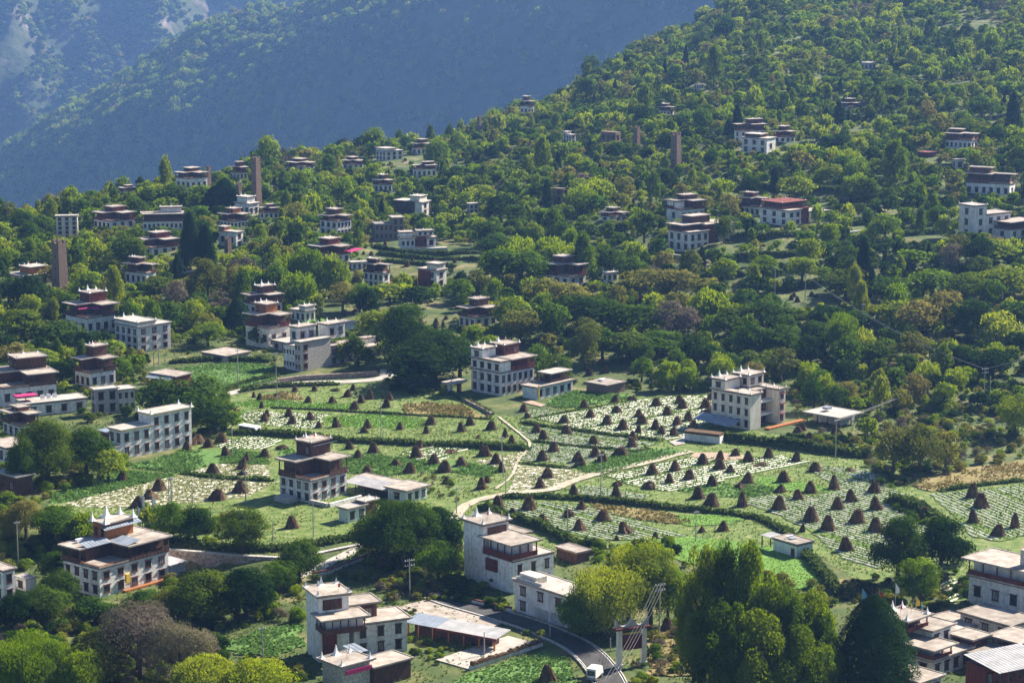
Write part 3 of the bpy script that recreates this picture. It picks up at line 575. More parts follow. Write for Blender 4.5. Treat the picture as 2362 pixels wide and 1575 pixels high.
class House:
    """corner (px,py) = nearest ground corner; la / lb = picture widths of the left and right visible walls;
    local x runs along the right wall, local y along the left wall; heights are in picture pixels"""
    def __init__(s, px, py, la, lb, phi, label, short, name='village_house', cat='house', group=None, top=None, sink=1.2):
        g = ground(px, py); s.s = scale_at(*g); ph = R(phi); s.a = la / (s.s * math.sin(ph)); s.b = lb / (s.s * math.cos(ph))
        s.root = link(name, None, None, g, ph); tag(s.root, label, cat, group); s.far = g.y > 860; s.vfar = g.y > 1050
        s.sink = sink; s.h = dict(root=s.root, px=px, x0=px - la, x1=px + lb, y1=py, y0=py - (top or 60), Y=g.y, short=short, g=g, a=s.a, b=s.b, ph=ph); HOUSES.append(s.h); s.topz = 0
    def m(s, hp): return hp / s.s * 1.015
    def add(s, mb, nm, mat): return mb.build(nm, M[mat] if isinstance(mat, str) else [M[q] for q in mat], s.root)
    def windows(s, side, x0, x1, y0, y1, z0, z1, cols, rows, wf=.46, hf=.6, only=None):
        L = (y1 - y0) * s.a if side == 'A' else (x1 - x0) * s.b; Hh = z1 - z0
        w = min(L / cols * wf, 1.7); h = min(Hh / rows * hf, w * 1.75, 2.2)
        me, pn = win_mesh(max(w, .5), max(h, .6), not s.far)
        for r in range(rows):
            for c in range(cols):
                if only and (c, r) not in only: continue
                z = z0 + Hh * (r + .5) / rows - h * .5; q = (c + .5) / cols
                if side == 'A': o = link('window', me, s.root, (x0 * s.b - .004, (y0 + (y1 - y0) * q) * s.a, z), -math.pi / 2)
                else: o = link('window', me, s.root, ((x0 + (x1 - x0) * q) * s.b, y0 * s.a - .004, z), 0)
                if pn: link('pane', random.choice(pn), o)
    def blk(s, x0, x1, y0, y1, z0, z1, mat='white', A=None, B=None, roof='clay', oh=.45, band='red', base=True, nm='wall', wA={}, wB={}):
        Z0 = s.m(z0) - (s.sink if z0 == 0 else 0); Z1 = s.m(z1); X0, X1, Y0, Y1 = x0 * s.b, x1 * s.b, y0 * s.a, y1 * s.a
        s.add(MB().box(X0, X1, Y0, Y1, Z0, Z1), nm, mat)
        if roof:
            if band: s.add(MB().box(X0 - oh * .55, X1 + oh * .55, Y0 - oh * .55, Y1 + oh * .55, Z1 + .003, Z1 + .26), 'cornice', band)
            e = .265 if band else .003
            s.slab(X0, X1, Y0, Y1, Z1 + e, oh, roof)
        zb = s.m(z0)
        if A: s.windows('A', x0, x1, y0, y1, zb + .15, Z1 - .1, *A, **wA)
        if B: s.windows('B', x0, x1, y0, y1, zb + .15, Z1 - .1, *B, **wB)
        s.topz = max(s.topz, Z1 + .5); return s
    def slab(s, X0, X1, Y0, Y1, Z, oh, mat='clay', t=.2):
        mb = MB().box(X0 - oh, X1 + oh, Y0 - oh, Y1 + oh, Z, Z + t)
        if not s.vfar and mat in ('clay', 'concrete'):          # low rim round the roof edge
            r = .22; q = .13
            mb.box(X0 - oh, X1 + oh, Y0 - oh, Y0 - oh + r, Z + t - .01, Z + t + q).box(X0 - oh, X0 - oh + r, Y0 - oh + r, Y1 + oh - r, Z + t - .01, Z + t + q)
            mb.box(X1 + oh - r, X1 + oh, Y0 - oh + r, Y1 + oh - r, Z + t - .01, Z + t + q).box(X0 - oh, X1 + oh, Y1 + oh - r, Y1 + oh, Z + t - .01, Z + t + q)
        s.add(mb, 'roof', mat)
    def gal(s, x0, x1, y0, y1, z0, z1, sides='AB', inner='wood', depth=1.5, rail='wood', oh=.7, roof='clay', over=.35, pf=.36, posts=3.0, wins=True):
        """open timber gallery: floor, board balustrade, posts, back wall and flat roof"""
        Z0, Z1 = s.m(z0), s.m(z1); X0, X1, Y0, Y1 = x0 * s.b, x1 * s.b, y0 * s.a, y1 * s.a; H = Z1 - Z0
        xa = X0 - (over if 'A' in sides else 0); yb = Y0 - (over if 'B' in sides else 0)
        s.add(MB().box(xa, X1, yb, Y1, Z0 + .27, Z0 + .45), 'gallery_floor', 'wood')
        ix = X0 + (depth if 'A' in sides else .02); iy = Y0 + (depth if 'B' in sides else .02)
        s.add(MB().box(min(ix, X1 - .5), X1 - .02, min(iy, Y1 - .5), Y1 - .02, Z0 + .453, Z1 - .01), 'back_wall', inner)
        pr = H * pf; zb = Z0 + .2
        def board(a0, a1, fix, side):
            mb = MB(); n = max(2, int((a1 - a0) / .55))
            for i in range(n):
                p, q = a0 + (a1 - a0) * i / n, a0 + (a1 - a0) * (i + 1) / n - .04; o = .03 * (i % 2)
                if side == 'A': mb.box(fix - .1 - o, fix - .03, p, q, zb, zb + pr)
                else: mb.box(p, q, fix - .1 - o, fix - .03, zb, zb + pr)
            if side == 'A': mb.box(fix - .16, fix + .02, a0, a1, zb + pr + .002, zb + pr + .1)
            else: mb.box(a0, a1, fix - .16, fix + .02, zb + pr + .002, zb + pr + .1)
            s.add(mb, 'balustrade', rail)
        pw = .11
        def post(x, y): s.add(MB().box(x - pw, x + pw, y - pw, y + pw, Z0 + .453, Z1 - .003), 'post', rail)
        if 'A' in sides:
            board(yb, Y1, xa, 'A'); n = max(1, int((Y1 - yb) / posts))
            for i in range(n + 1): post(xa + .16, yb + .16 + (Y1 - yb - .32) * i / n)
        if 'B' in sides:
            board(xa, X1, yb, 'B'); n = max(1, int((X1 - xa) / posts))
            for i in range(1 if 'A' in sides else 0, n + 1): post(xa + .16 + (X1 - xa - .32) * i / n, yb + .16)
        if roof:
            s.add(MB().box(xa - oh * .5, X1 + oh * .3, yb - oh * .5, Y1 + oh * .3, Z1, Z1 + .2), 'eave', 'wood')
            s.slab(min(xa, X0), X1, min(yb, Y0), Y1, Z1 + .203, oh, roof)
        s.topz = max(s.topz, Z1 + .5); return s
    def terrace(s, x0, x1, y0, y1, z, h=.7, mat='wood', sides='AB'):
        Z = s.m(z); X0, X1, Y0, Y1 = x0 * s.b, x1 * s.b, y0 * s.a, y1 * s.a; hh = h
        mb = MB()
        if 'A' in sides: mb.box(X0 - .3, X0 - .18, Y0 - .3, Y1, Z + .5, Z + .62 + hh * .2).box(X0 - .27, X0 - .21, Y0 - .3, Y1, Z + .9, Z + .98)
        if 'B' in sides: mb.box(X0 - .18, X1, Y0 - .3, Y0 - .18, Z + .5, Z + .62 + hh * .2).box(X0 - .21, X1, Y0 - .27, Y0 - .21, Z + .9, Z + .98)
        for k in range(int((Y1 - Y0) / 2) + 1): mb.box(X0 - .28, X0 - .2, Y0 - .28 + 2 * k, Y0 - .2 + 2 * k, Z + .4, Z + .985)
        for k in range(int((X1 - X0) / 2) + 1): mb.box(X0 - .28 + 2 * k, X0 - .2 + 2 * k, Y0 - .285, Y0 - .205, Z + .4, Z + .985)
        s.add(mb, 'terrace_rail', mat); return s
    def horns(s, x0, x1, y0, y1, z, k=1.0, mid=True, flags=0):
        Z = s.m(z) + (.46 if True else 0); X0, X1, Y0, Y1 = x0 * s.b, x1 * s.b, y0 * s.a, y1 * s.a; e = .05
        for x, y in ((X0 - e, Y0 - e), (X1 + e, Y0 - e), (X1 + e, Y1 + e), (X0 - e, Y1 + e)): link('corner_horn', horn_mesh(k), s.root, (x, y, Z))
        if mid: link('corner_horn', horn_mesh(round(k * 1.5, 2)), s.root, ((X0 + X1) / 2, Y1, Z))
        for i in range(flags):
            mt = ['f_white', 'f_red', 'f_yellow', 'f_blue'][i % 4]; q = (i + .5) / flags; x = X0 + (X1 - X0) * q; y = Y0 + (Y1 - Y0) * (1 - q) * .9
            p = s.add(MB().tube([(x, y, Z - .1), (x, y, Z + 2.0 * k)], .035, 5), 'flag_pole', 'pole')
            MB().quad([(x + .03, y, Z + 1.0 * k), (x + .45, y - .1, Z + 1.05 * k), (x + .35, y + .05, Z + 1.9 * k), (x + .03, y, Z + 2.0 * k)]).build('flag', M[mt], p)
        return s
    def sheet(s, x0, x1, y0, y1, zA, zB, mat='metal', axis='x', t=.08, nm='sheet_roof'):
        """sloping sheet roof; axis is the direction in which the height goes from zA to zB"""
        a, b = s.m(zA), s.m(zB); X0, X1, Y0, Y1 = x0 * s.b, x1 * s.b, y0 * s.a, y1 * s.a
        z = [a, b, b, a] if axis == 'x' else [a, a, b, b]
        c = [(X0, Y0), (X1, Y0), (X1, Y1), (X0, Y1)]
        mb = MB().hexa([(p[0], p[1], q) for p, q in zip(c, z)] + [(p[0], p[1], q + t) for p, q in zip(c, z)])
        if not s.far:
            n = int((Y1 - Y0 if axis == 'x' else X1 - X0) / .8)
            for i in range(1, n):
                if axis == 'x': y = Y0 + (Y1 - Y0) * i / n; mb.hexa([(X0, y - .06, a + t - .01), (X1, y - .06, b + t - .01), (X1, y + .06, b + t - .01), (X0, y + .06, a + t - .01), (X0, y - .03, a + t + .06), (X1, y - .03, b + t + .06), (X1, y + .03, b + t + .06), (X0, y + .03, a + t + .06)])
                else: x = X0 + (X1 - X0) * i / n; mb.hexa([(x - .06, Y0, a + t - .01), (x + .06, Y0, a + t - .01), (x + .06, Y1, b + t - .01), (x - .06, Y1, b + t - .01), (x - .03, Y0, a + t + .06), (x + .03, Y0, a + t + .06), (x + .03, Y1, b + t + .06), (x - .03, Y1, b + t + .06)])
        s.add(mb, nm, mat); return s
    def part(s, nm, mat, x0, x1, y0, y1, z0, z1):
        s.add(MB().box(x0 * s.b, x1 * s.b, y0 * s.a, y1 * s.a, s.m(z0), s.m(z1)), nm, mat); return s
    def posts(s, pts, z0, z1, mat='wood', r=.1):
        for x, y in pts: s.add(MB().box(x * s.b - r, x * s.b + r, y * s.a - r, y * s.a + r, s.m(z0), s.m(z1)), 'post', mat)
        return s
    def door(s, side, q, w, h, mat='red', x0=0, y0=0):
        me = MB().box(-w / 2, w / 2, -.08, .02, 0, h).box(-w / 2 - .15, w / 2 + .15, -.3, .02, h + .003, h + .18)
        if side == 'A': me.build('door', M[mat], s.root, (x0 * s.b - .003, q * s.a, .02), -math.pi / 2)
        else: me.build('door', M[mat], s.root, (q * s.b, y0 * s.a - .003, .02), 0)
        return s
def classic(px, py, la, lb, phi, base, galz, pav, label, short, wA=(4, 2), wB=(4, 2), mat='white', rail='wood', pmat='wood', lx=.5, ly=.45, flags=0, horn=.8, roof='clay', name='village_house', pin=(.45, .98, .5, .98)):
    """white block, timber gallery round an open front terrace, small pavilion with horns at the back corner"""
    h = House(px, py, la, lb, phi, label, short, name, top=pav + 8)
    h.blk(0, 1, 0, 1, 0, base, mat, A=wA, B=wB, roof=roof, oh=.4, band='wood')
    h.gal(0, 1, ly, 1, base, galz, 'A', rail=rail, inner='wood', roof=roof)
    h.gal(lx, 1, 0, ly - .002, base, galz - .4, 'B', rail=rail, inner='wood', roof=roof)
    h.terrace(0, lx, 0, ly, base, mat='orange')
    a, b, c, d = pin
    h.blk(a, b, c, d, galz, pav, pmat, roof=roof, oh=.5, band='red', A=(2, 1) if not h.vfar else None)
    if horn: h.horns(a, b, c, d, pav, horn, flags=flags)
    return h
def blocky(px, py, la, lb, phi, hh, label, short, wA=(3, 3), wB=(3, 3), mat='white', steps=(), horn=.7, roof='concrete', band='red', flags=0, name='village_house', cat='house'):
    h = House(px, py, la, lb, phi, label, short, name, cat=cat, top=max([hh] + [q[5] for q in steps]) + 5)
    h.blk(0, 1, 0, 1, 0, hh, mat, A=wA, B=wB, roof=roof, band=band)
    for st in steps:
        x0, x1, y0, y1, z0, z1 = st[:6]; kw = st[6] if len(st) > 6 else {}
        kw = dict(dict(mat=mat, roof=roof, band=band), **kw)
        h.blk(x0, x1, y0, y1, z0, z1, **kw)
        if horn: h.horns(x0, x1, y0, y1, z1, horn, flags=flags)
    if horn and not steps: h.horns(0, 1, 0, 1, hh, horn, mid=False)
    return h
# ----------------------------------------------------------------- foreground and the big field
h = classic(717, 1161, 77, 77, 50, 51, 88, 122, 'timber galleried house in the field with white lower walls and blue-edged pavilion', 'the galleried house in the field', (4, 2), (4, 2), flags=3, horn=.6)
h.sheet(.45, 1.1, .40, .62, 118, 112, 'metal', 'y').part('courtyard_wall', 'stone', -.05, .02, -.55, -.02, -6, 10).part('courtyard_wall', 'white', .02, .9, -.6, -.55, -6, 9).part('lean_to', 'stone', -.32, -.05, .35, .8, -8, 12)
h = House(937, 1161, 147, 46, 50, 'long low annex with blue sheet roof and open dark front beside the field house', 'the blue-roofed annex', 'annex_building', 'annex', top=45)
h.blk(0, 1, 0, .30, 0, 27, 'pale', A=(1, 1), B=(3, 1), roof='clay', band='orange', oh=.8).blk(.55, 1, .30, 1, 0, 27, 'wood', roof='clay', band=None, oh=.3)
h.sheet(-.12, .56, .302, 1.0, 22, 30, 'tin').posts([(-.05, .34), (-.05, .5), (-.05, .66), (-.05, .82), (-.05, .97)], 0, 22.5)
h = House(802, 1206, 22, 64, 47, 'small whitewashed gatehouse with pale overhanging roof before the field house courtyard', 'the courtyard gatehouse', 'gatehouse', 'gatehouse', top=38)
h.blk(0, .62, 0, 1, 0, 30, 'pale', B=(2, 1), roof='concrete', band='orange', oh=.6).blk(.62, 1, .1, .9, 0, 36, 'red', roof='concrete', band='red', oh=.7).horns(.62, 1, .1, .9, 36, .5, False)
# big left-front house
h = classic(231, 1378, 97, 136, 50, 66, 100, 138, 'large white stone house with dark sheet-roofed terrace and horned wooden pavilion, front left', 'the large front-left house', (4, 2), (5, 2), horn=1.3, pmat='orange', lx=.42, ly=.5, pin=(.42, .82, .62, .98))
h.sheet(.05, .40, .42, .62, 104, 112, 'metal', 'y').sheet(.40, .60, .0, .5, 104, 110, 'metal').sheet(.36, .9, .52, .64, 130, 136, 'metal', 'y')
h.part('shop_canopy', 'f_yellow', .35, .40, -.06, -.02, 20, 40).part('water_tank', 'f_white', .12, .22, .84, .9, 106, 113)
h.part('flower_bed', 'orange', .3, .95, -.12, -.03, -4, 5).blk(1.02, 1.25, .0, .5, 0, 30, 'stone', roof='tin', band=None)
h = House(60, 1365, 30, 20, 45, 'tiny white hut with one dark window beside the left roadside pole', 'the tiny roadside hut', 'hut', 'hut', top=30); h.blk(0, 1, 0, 1, 0, 28, 'plaster', A=(1, 1), roof='concrete', band=None, oh=.2)
# foreground tower house by the courtyard
h = House(736, 1528, 34, 200, 24, 'front white tower house with timber gallery above a red door', 'the front tower house', top=195)
h.blk(0, .34, 0, 1, 0, 152, 'white', roof='clay', oh=.7, band='red').horns(.0, .34, 0, 1, 152, .8, True, 2)
h.gal(-.01, .43, -.62, -.01, 78, 112, 'AB', inner='plaster', rail='wood', depth=.9, oh=.9, posts=1.6)
h.part('red_door', 'red', .04, .2, -.03, -.003, 18, 74).part('upper_loggia', 'wood', .05, .26, -.03, -.004, 122, 146)
h.blk(.40, 1, .02, 1.0, 0, 76, 'white', B=(3, 2), roof='clay', oh=.9, band='wood', wB=dict(wf=.34))
h.blk(.345, .72, .45, 1.15, 76, 112, 'wood', B=(2, 1), roof='clay', oh=.9, band='wood')
h = House(790, 1600, 50, 110, 42, 'low clay-roofed gatehouse with magenta valance at the bottom edge', 'the magenta-valance gatehouse', 'gatehouse', 'gatehouse', top=75)
h.blk(0, .55, 0, 1, 0, 62, 'stone', roof='clay', band='red', oh=.9).horns(0, .55, 0, 1, 62, .9, True, 1).part('valance', 'magenta', .02, .53, -.16, -.12, 46, 56)
h.blk(.56, 1.3, -.2, .7, 0, 44, 'wood', roof='clay', band='wood', oh=.5).sheet(.56, .8, .7, 1.4, 66, 72, 'metal', 'y')
h = House(1150, 1503, 210, 22, 58, 'long arcade with pale sheet roof and red fringe round the front courtyard', 'the courtyard arcade', 'arcade', 'arcade', top=62)
h.blk(.5, 1.2, .12, 1, 0, 28, 'wood', roof=None).sheet(-.25, 1.3, .0, .68, 32, 38, 'tin').sheet(-.25, 1.3, .682, 1.05, 32, 38, 'metal').part('fringe', 'red', -.27, -.22, .0, .68, 27, 33)
h.posts([(-.15, .03), (-.15, .2), (-.15, .37), (-.15, .54), (-.15, .72), (-.15, .88), (-.15, 1.0)], 0, 32, 'orange', .14)
h = House(1100, 1540, 62, 160, 48, 'paved courtyard with low wall topped by stacked brushwood, bottom centre', 'the paved courtyard', 'courtyard', 'courtyard', top=22, sink=.3)
h.part('paving', 'concrete', -.1, .95, .05, 1.3, 0, 3).part('wall', 'white', -.1, .95, -.03, .04, -2, 10)
for k in range(40):
    x = -.08 + 1.02 * k / 40; h.part('brushwood', 'stalk', x, x + .03, -.07, .05, 10.3, 14 + random.random() * 6)
# second foreground tower house
h = House(1183, 1370, 115, 95, 40, 'tall white stone tower house with red timber gallery above the road', 'the tall stone tower house', top=185)
h.blk(.0, 1, 0, .598, 0, 74, 'white', B=(3, 2), roof='clay', oh=.25, band='wood', wB=dict(wf=.3)).blk(.63, 1, .6, 1, 0, 74, 'white', roof=None)
h.blk(0, .62, .60, 1, 0, 138, 'white', roof='clay', oh=.7, band='red').horns(0, .62, .6, 1, 138, .9, True, 3)
h.gal(0, .60, .02, .58, 76, 112, 'AB', inner='plaster', rail='red', depth=1.2, oh=.9, posts=2.2)
h.part('bay_window', 'red', -.045, -.004, .30, .52, 40, 68).part('loggia', 'wood', .10, .55, .582, .596, 114, 132).blk(.63, 1.0, .5, 1.0, 74.5, 104, 'plaster', B=(2, 1), roof='clay', oh=.7, band='wood')
h.part('window_slit', 'wood', -.02, -.004, .4, .46, 14, 20)
h = House(1308, 1449, 121, 60, 40, 'white two-storey building with garage doors and pale flat roof beside the road', 'the white garage building', 'garage_building', 'garage', top=95)
h.blk(0, 1, 0, 1, 0, 72, 'plaster', A=(3, 2), B=(2, 2), roof='concrete', oh=.5, band='orange', wA=dict(only=[(0, 1), (1, 1), (2, 1), (2, 0)], wf=.34)).part('stair_head', 'cream', .1, .5, .62, .95, 76, 92).part('parapet', 'cream', .02, .05, .5, .98, 77, 84)
for k in range(2): h.part('garage_door', 'tin', -.012, -.002, .05 + .30 * k, .30 + .30 * k, 2, 26)
h = House(1330, 1300, 45, 30, 40, 'brown timber shed with clay roof behind the tall stone tower house', 'the brown timber shed', 'shed', 'shed', top=26); h.blk(0, 1, 0, 1, 0, 22, 'wood', roof='clay', band='orange')
# hut in the field
h = House(1838, 1287, 48, 40, 38, 'small painted stone field hut with lean-to roof and solar heater', 'the field hut', 'field_hut', 'hut', top=42)
h.blk(0, 1, 0, 1, 0, 28, 'pale', roof='clay', band='wood', oh=.35).sheet(-.1, .6, 1.02, 1.5, 31, 33, 'tin').posts([(-.05, 1.45), (.5, 1.45)], 0, 31).part('door', 'wood', -.01, -.002, .1, .25, 1, 20)
h.part('heater_tank', 'f_white', .3, .7, .62, .68, 36, 39).part('heater_panel', 'metal', .35, .65, .45, .6, 32, 35)
# houses at the right front corner
h = House(2400, 1430, 140, 70, 44, 'white house with dark timber gallery and stone chimney at the right edge', 'the right-edge galleried house', top=125)
h.blk(0, 1, 0, 1, 0, 64, 'white', A=(4, 1), roof='clay', oh=.5, band='wood').gal(0, 1, .02, 1, 64, 104, 'A', inner='plaster', rail='red', depth=1.6, oh=1.2).part('chimney', 'stone', .3, .55, .25, .4, 108, 145)
h = House(2330, 1480, 95, 70, 40, 'low stone outbuilding with clay roof below the right-edge galleried house', 'the low stone outbuilding', 'outbuilding', 'outbuilding', top=50)
h.blk(0, 1, 0, 1, 0, 34, 'stone', A=(3, 1), roof='clay', oh=.6, band='wood')
h = House(2150, 1565, 110, 110, 44, 'clay-roofed house with stacked flat roofs and brown balcony behind the dark cypress', 'the stacked-roof house', top=150)
h.blk(0, .95, 0, 1, 0, 40, 'plaster', A=(3, 1), B=(4, 1), roof='clay', oh=.8, band='wood').gal(.0, .45, .0, .9, 41, 66, 'AB', inner='plaster', rail='red', oh=1.0)
h.blk(.46, .95, .35, 1, 41, 84, 'plaster', roof='clay', oh=1.0, band='wood', B=(2, 1)).gal(.1, .6, .55, 1, 85, 112, 'AB', rail='red', oh=.9).horns(.1, .6, .55, 1, 112, .9, True, 4)
h = House(2290, 1600, 30, 140, 30, 'long red timber verandah with pale sheet roof at the bottom right corner', 'the red verandah', 'verandah_building', 'house', top=90)
h.blk(0, 1, .5, 1.6, 0, 52, 'red', roof=None, B=(5, 1)).sheet(-.02, 1.05, -.4, 1.7, 55, 66, 'tin', 'y').posts([(.02 + .16 * k, -.3) for k in range(7)], 0, 55, 'wood', .1)
h = House(2252, 1545, 60, 60, 42, 'clay-roofed corner house joined to the red verandah, lower right', 'the joined corner house', top=70)
h.blk(0, 1, 0, 1, 0, 34, 'plaster', A=(2, 1), B=(2, 1), roof='clay', oh=.8, band='wood').blk(.3, 1, .35, 1, 35.5, 56, 'wood', A=(2, 1), B=(2, 1), roof='clay', oh=.8, band='red')
h = House(2120, 1620, 70, 60, 42, 'grey flat-roofed building below the stacked-roof house at the bottom edge', 'the bottom-edge grey roof', 'outbuilding', 'outbuilding', top=50)
h.blk(0, 1, 0, 1, 0, 44, 'stone', A=(2, 1), B=(2, 1), roof='clay', oh=.7, band='wood')
h = House(2350, 1535, 50, 60, 42, 'brown timber upper house with clay roof above the red verandah', 'the brown upper house', top=70)
h.blk(0, 1, 0, 1, 0, 26, 'plaster', A=(2, 1), roof=None).gal(0, 1, 0, 1, 26.5, 52, 'AB', rail='wood', oh=.9)
h = House(2180, 1475, 40, 110, 35, 'flat grey terrace roof of a low building between the right-hand houses', 'the low terrace building', 'outbuilding', 'outbuilding', top=30); h.blk(0, 1, 0, 1.6, 0, 16, 'stone', roof='clay', band=None)
# ----------------------------------------------------------------- middle distance, right
h = House(1730, 993, 83, 91, 46, 'large four-storey cream stone house with horned towers, right of the fields', 'the four-storey cream house', top=130)
h.blk(0, .30, 0, 1, 0, 80, 'cream', A=(5, 3), roof='clay', oh=.5, band='red', wA=dict(wf=.4, hf=.55)).blk(.302, .80, .32, 1, 0, 76, 'red', B=(4, 3), roof='clay', oh=.3, band='red').blk(.802, 1, 0, 1, 0, 78, 'cream', B=(1, 3), roof='clay', oh=.5, band='red')
h.part('balcony', 'plaster', .30, .80, .14, .34, 52, 57).part('balcony', 'plaster', .30, .80, .14, .34, 22, 27).blk(.0, .42, .66, 1.0, 83.5, 104, 'cream', A=(1, 1), roof='clay', oh=.4, band='red').blk(.5, .92, .5, .9, 83.5, 108, 'cream', A=(2, 1), B=(2, 1), roof='clay', oh=.4, band='red')
h.horns(0, .42, .66, 1, 104, .8).horns(.5, .92, .5, .9, 108, .8).horns(0, .3, 0, .3, 80, .6, False).horns(.8, 1, 0, .3, 78, .6, False)
for k in range(3): h.part('canopy', 'red', .82, .98, -.06, -.004, 22 + 24 * k, 23.5 + 24 * k)
h.part('flower_bed', 'orange', .25, 1.3, -.26, -.14, -6, 4)
h = House(1690, 1000, 80, 20, 40, 'slate-blue sheet awning on posts beside the cream house', 'the blue awning', 'awning', 'awning', top=30)
h.sheet(-.3, 1.0, 0, 1, 16, 27, 'metal').posts([(-.2, .1), (-.2, .5), (-.2, .95)], 0, 16)
h = House(1660, 1024, 78, 10, 62, 'low white courtyard wall with brushwood on top below the cream house', 'the white courtyard wall', 'courtyard_wall', 'wall', top=25)
h.blk(0, 1, 0, 1, 0, 17, 'plaster', roof=None).part('brushwood', 'stalk', -.2, 1.2, 0, 1, 17.2, 23)
h = House(1935, 990, 72, 62, 46, 'open pale flat-roofed shed with solar heater right of the cream house', 'the open flat-roofed shed', 'shed', 'shed', top=45)
h.blk(.4, 1, .2, 1, 0, 24, 'stone', roof=None).slab(0, h.b, 0, h.a, h.m(25), .4, 'concrete'); h.posts([(.05, .05), (.05, .35), (.05, .65), (.05, .95), (.6, .05)], 0, 25.2).part('solar_heater', 'metal', .4, .6, .6, .75, 31, 36)
# centre
h = House(1155, 914, 69, 77, 46, 'tall white house with dark red galleries and flags in the centre of the valley', 'the tall central house', top=118)
h.blk(0, 1, 0, 1, 0, 52, 'white', A=(4, 2), B=(6, 2), roof='clay', oh=.3, band='wood', wB=dict(wf=.5)).blk(0, .30, 0, 1, 53.5, 77, 'white', A=(4, 1), roof='clay', oh=.4, band='red')
h.gal(.302, 1, .0, .55, 53.5, 78, 'B', rail='red', inner='red', depth=1.4).blk(0, .4, .62, 1, 78.5, 99, 'white', A=(1, 1), roof='clay', oh=.4, band='red').blk(.5, .95, .45, .9, 79, 103, 'red', A=(2, 1), B=(2, 1), roof='clay', oh=.4, band='red')
h.horns(0, .4, .62, 1, 99, .7).horns(.5, .95, .45, .9, 103, .7, True, 3)
h = House(1238, 922, 32, 85, 48, 'pale green single-storey annex with brown upper box beside the tall central house', 'the pale green annex', 'annex_building', 'annex', top=50)
h.blk(0, 1, 0, 1, 0, 26, 'pale', B=(5, 1), roof='clay', oh=.6, band='wood').gal(.5, 1, .3, 1, 27.5, 48, 'AB', roof='concrete').part('timber_pole', 'f_yellow', .02, .04, -.1, -.06, 0, 34)
h = House(1399, 911, 45, 45, 46, 'low dark stone hut with pale roof behind the green plot', 'the low dark stone hut', 'hut', 'hut', top=28); h.blk(0, 1, 0, 1, 0, 19, 'brick', roof='clay', band='wood', oh=.4).part('water_tank', 'f_white', .4, .6, .6, .8, 22, 27)
h = House(1062, 905, 16, 12, 45, 'small white gateway with flat lintel left of the tall central house', 'the small white gateway', 'gateway', 'gateway', top=34)
h.part('pillar', 'white', -1.6, -1.2, .3, .7, -4, 22).part('pillar', 'red', .2, .6, .3, .7, -4, 22).part('lintel', 'concrete', -2.2, 1.2, -.1, 1.1, 22.2, 27)
# stone house on the left
h = House(282, 1059, 43, 142, 46, 'long pale stone house with three rows of windows left of the fields', 'the long stone house', top=105)
h.blk(0, .42, 0, .8, 0, 64, 'white', A=(2, 2), B=(3, 2), roof='concrete', oh=.5, band='f_yellow', wB=dict(wf=.42)).blk(.422, 1, 0, .8, 0, 88, 'white', B=(4, 3), roof='concrete', oh=.5, band='f_yellow', wB=dict(wf=.42)).horns(.42, 1, 0, .8, 88, .9, False)
h.blk(-.14, -.002, 0, .7, -4, 30, 'white', B=(2, 1), roof='clay', band=None, oh=.1).blk(.0, .4, .82, 1.4, 0, 52, 'wood', roof='metal', band='orange', oh=.6)
h = classic(209, 900, 42, 50, 46, 38, 66, 90, 'brown galleried house with flags on its pavilion, left of the white road', 'the brown galleried house', (3, 1), (3, 1), flags=4, horn=.5)
h = classic(5, 940, 60, 114, 30, 42, 68, 95, 'white house with orange-trimmed gallery cut by the left edge', 'the left-edge galleried house', (2, 1), (5, 1), flags=0, horn=.6)
h = House(60, 962, 30, 128, 30, 'low white terrace building with washing and magenta parasol at left', 'the terrace with washing', 'outbuilding', 'outbuilding', top=34)
h.blk(0, 1, 0, 1, 0, 27, 'white', B=(4, 1), roof='concrete', band='wood', oh=.3).part('parasol', 'magenta', -.1, .25, .3, .8, 42, 45).posts([(.08, .55)], 30, 42)
for k in range(3): h.part('washing', 'f_white', .3 + .1 * k, .37 + .1 * k, .42, .44, 33, 43)
h = classic(45, 1010, 50, 38, 40, 26, 50, 58, 'brown timber-balconied house above the left trees', 'the left timber-balconied house', (3, 1), (3, 1), horn=0, pmat='orange')
h = blocky(221, 958, 14, 48, 28, 58, 'square grey-white stone building with two windows left of the long stone house', 'the square stone building', (1, 2), (2, 2), 'stone', horn=0, roof='concrete', band=None)
h.blk(1.02, 1.8, .2, 1.6, 0, 52, 'cream', B=(3, 2), roof='concrete', band=None)
h = House(405, 905, 62, 30, 55, 'long shed with pale sheet roof behind the left walnut trees', 'the long pale-roofed shed', 'shed', 'shed', top=50); h.blk(0, 1, 0, 1, 0, 34, 'red', A=(4, 1), roof='clay', band='red', oh=.6).sheet(-.4, .0, 0, 1, 30, 36, 'metal')
h = classic(200, 776, 58, 62, 44, 40, 66, 88, 'white house with magenta awnings and red pavilion at left', 'the magenta-awning house', (3, 1), (4, 1), pmat='red', horn=.9)
h.sheet(.02, .36, .36, .56, 58, 64, 'magenta', 'y').sheet(.36, .62, .0, .4, 58, 64, 'magenta', 'x')
h = blocky(319, 815, 62, 66, 46, 58, 'plain white three-storey block with dark windows left of centre', 'the white three-storey block', (4, 3), (3, 3), 'plaster', steps=[(0, .55, .0, 1, 60.5, 68, {}),], horn=.7)
h = House(15, 1070, 60, 50, 40, 'whitewashed outbuilding with flat roof at the left edge', 'the left-edge outbuilding', 'outbuilding', 'outbuilding', top=44); h.blk(0, 1, 0, 1, 0, 34, 'plaster', A=(2, 1), B=(2, 1), roof='clay', band='wood')
h = House(40, 1145, 60, 30, 45, 'small dark timber house with pale roof at the left edge below the trees', 'the dark timber outbuilding', 'outbuilding', 'outbuilding', top=60); h.blk(0, 1, 0, 1, 0, 42, 'wood', A=(2, 1), roof='concrete', band='wood', oh=.7)
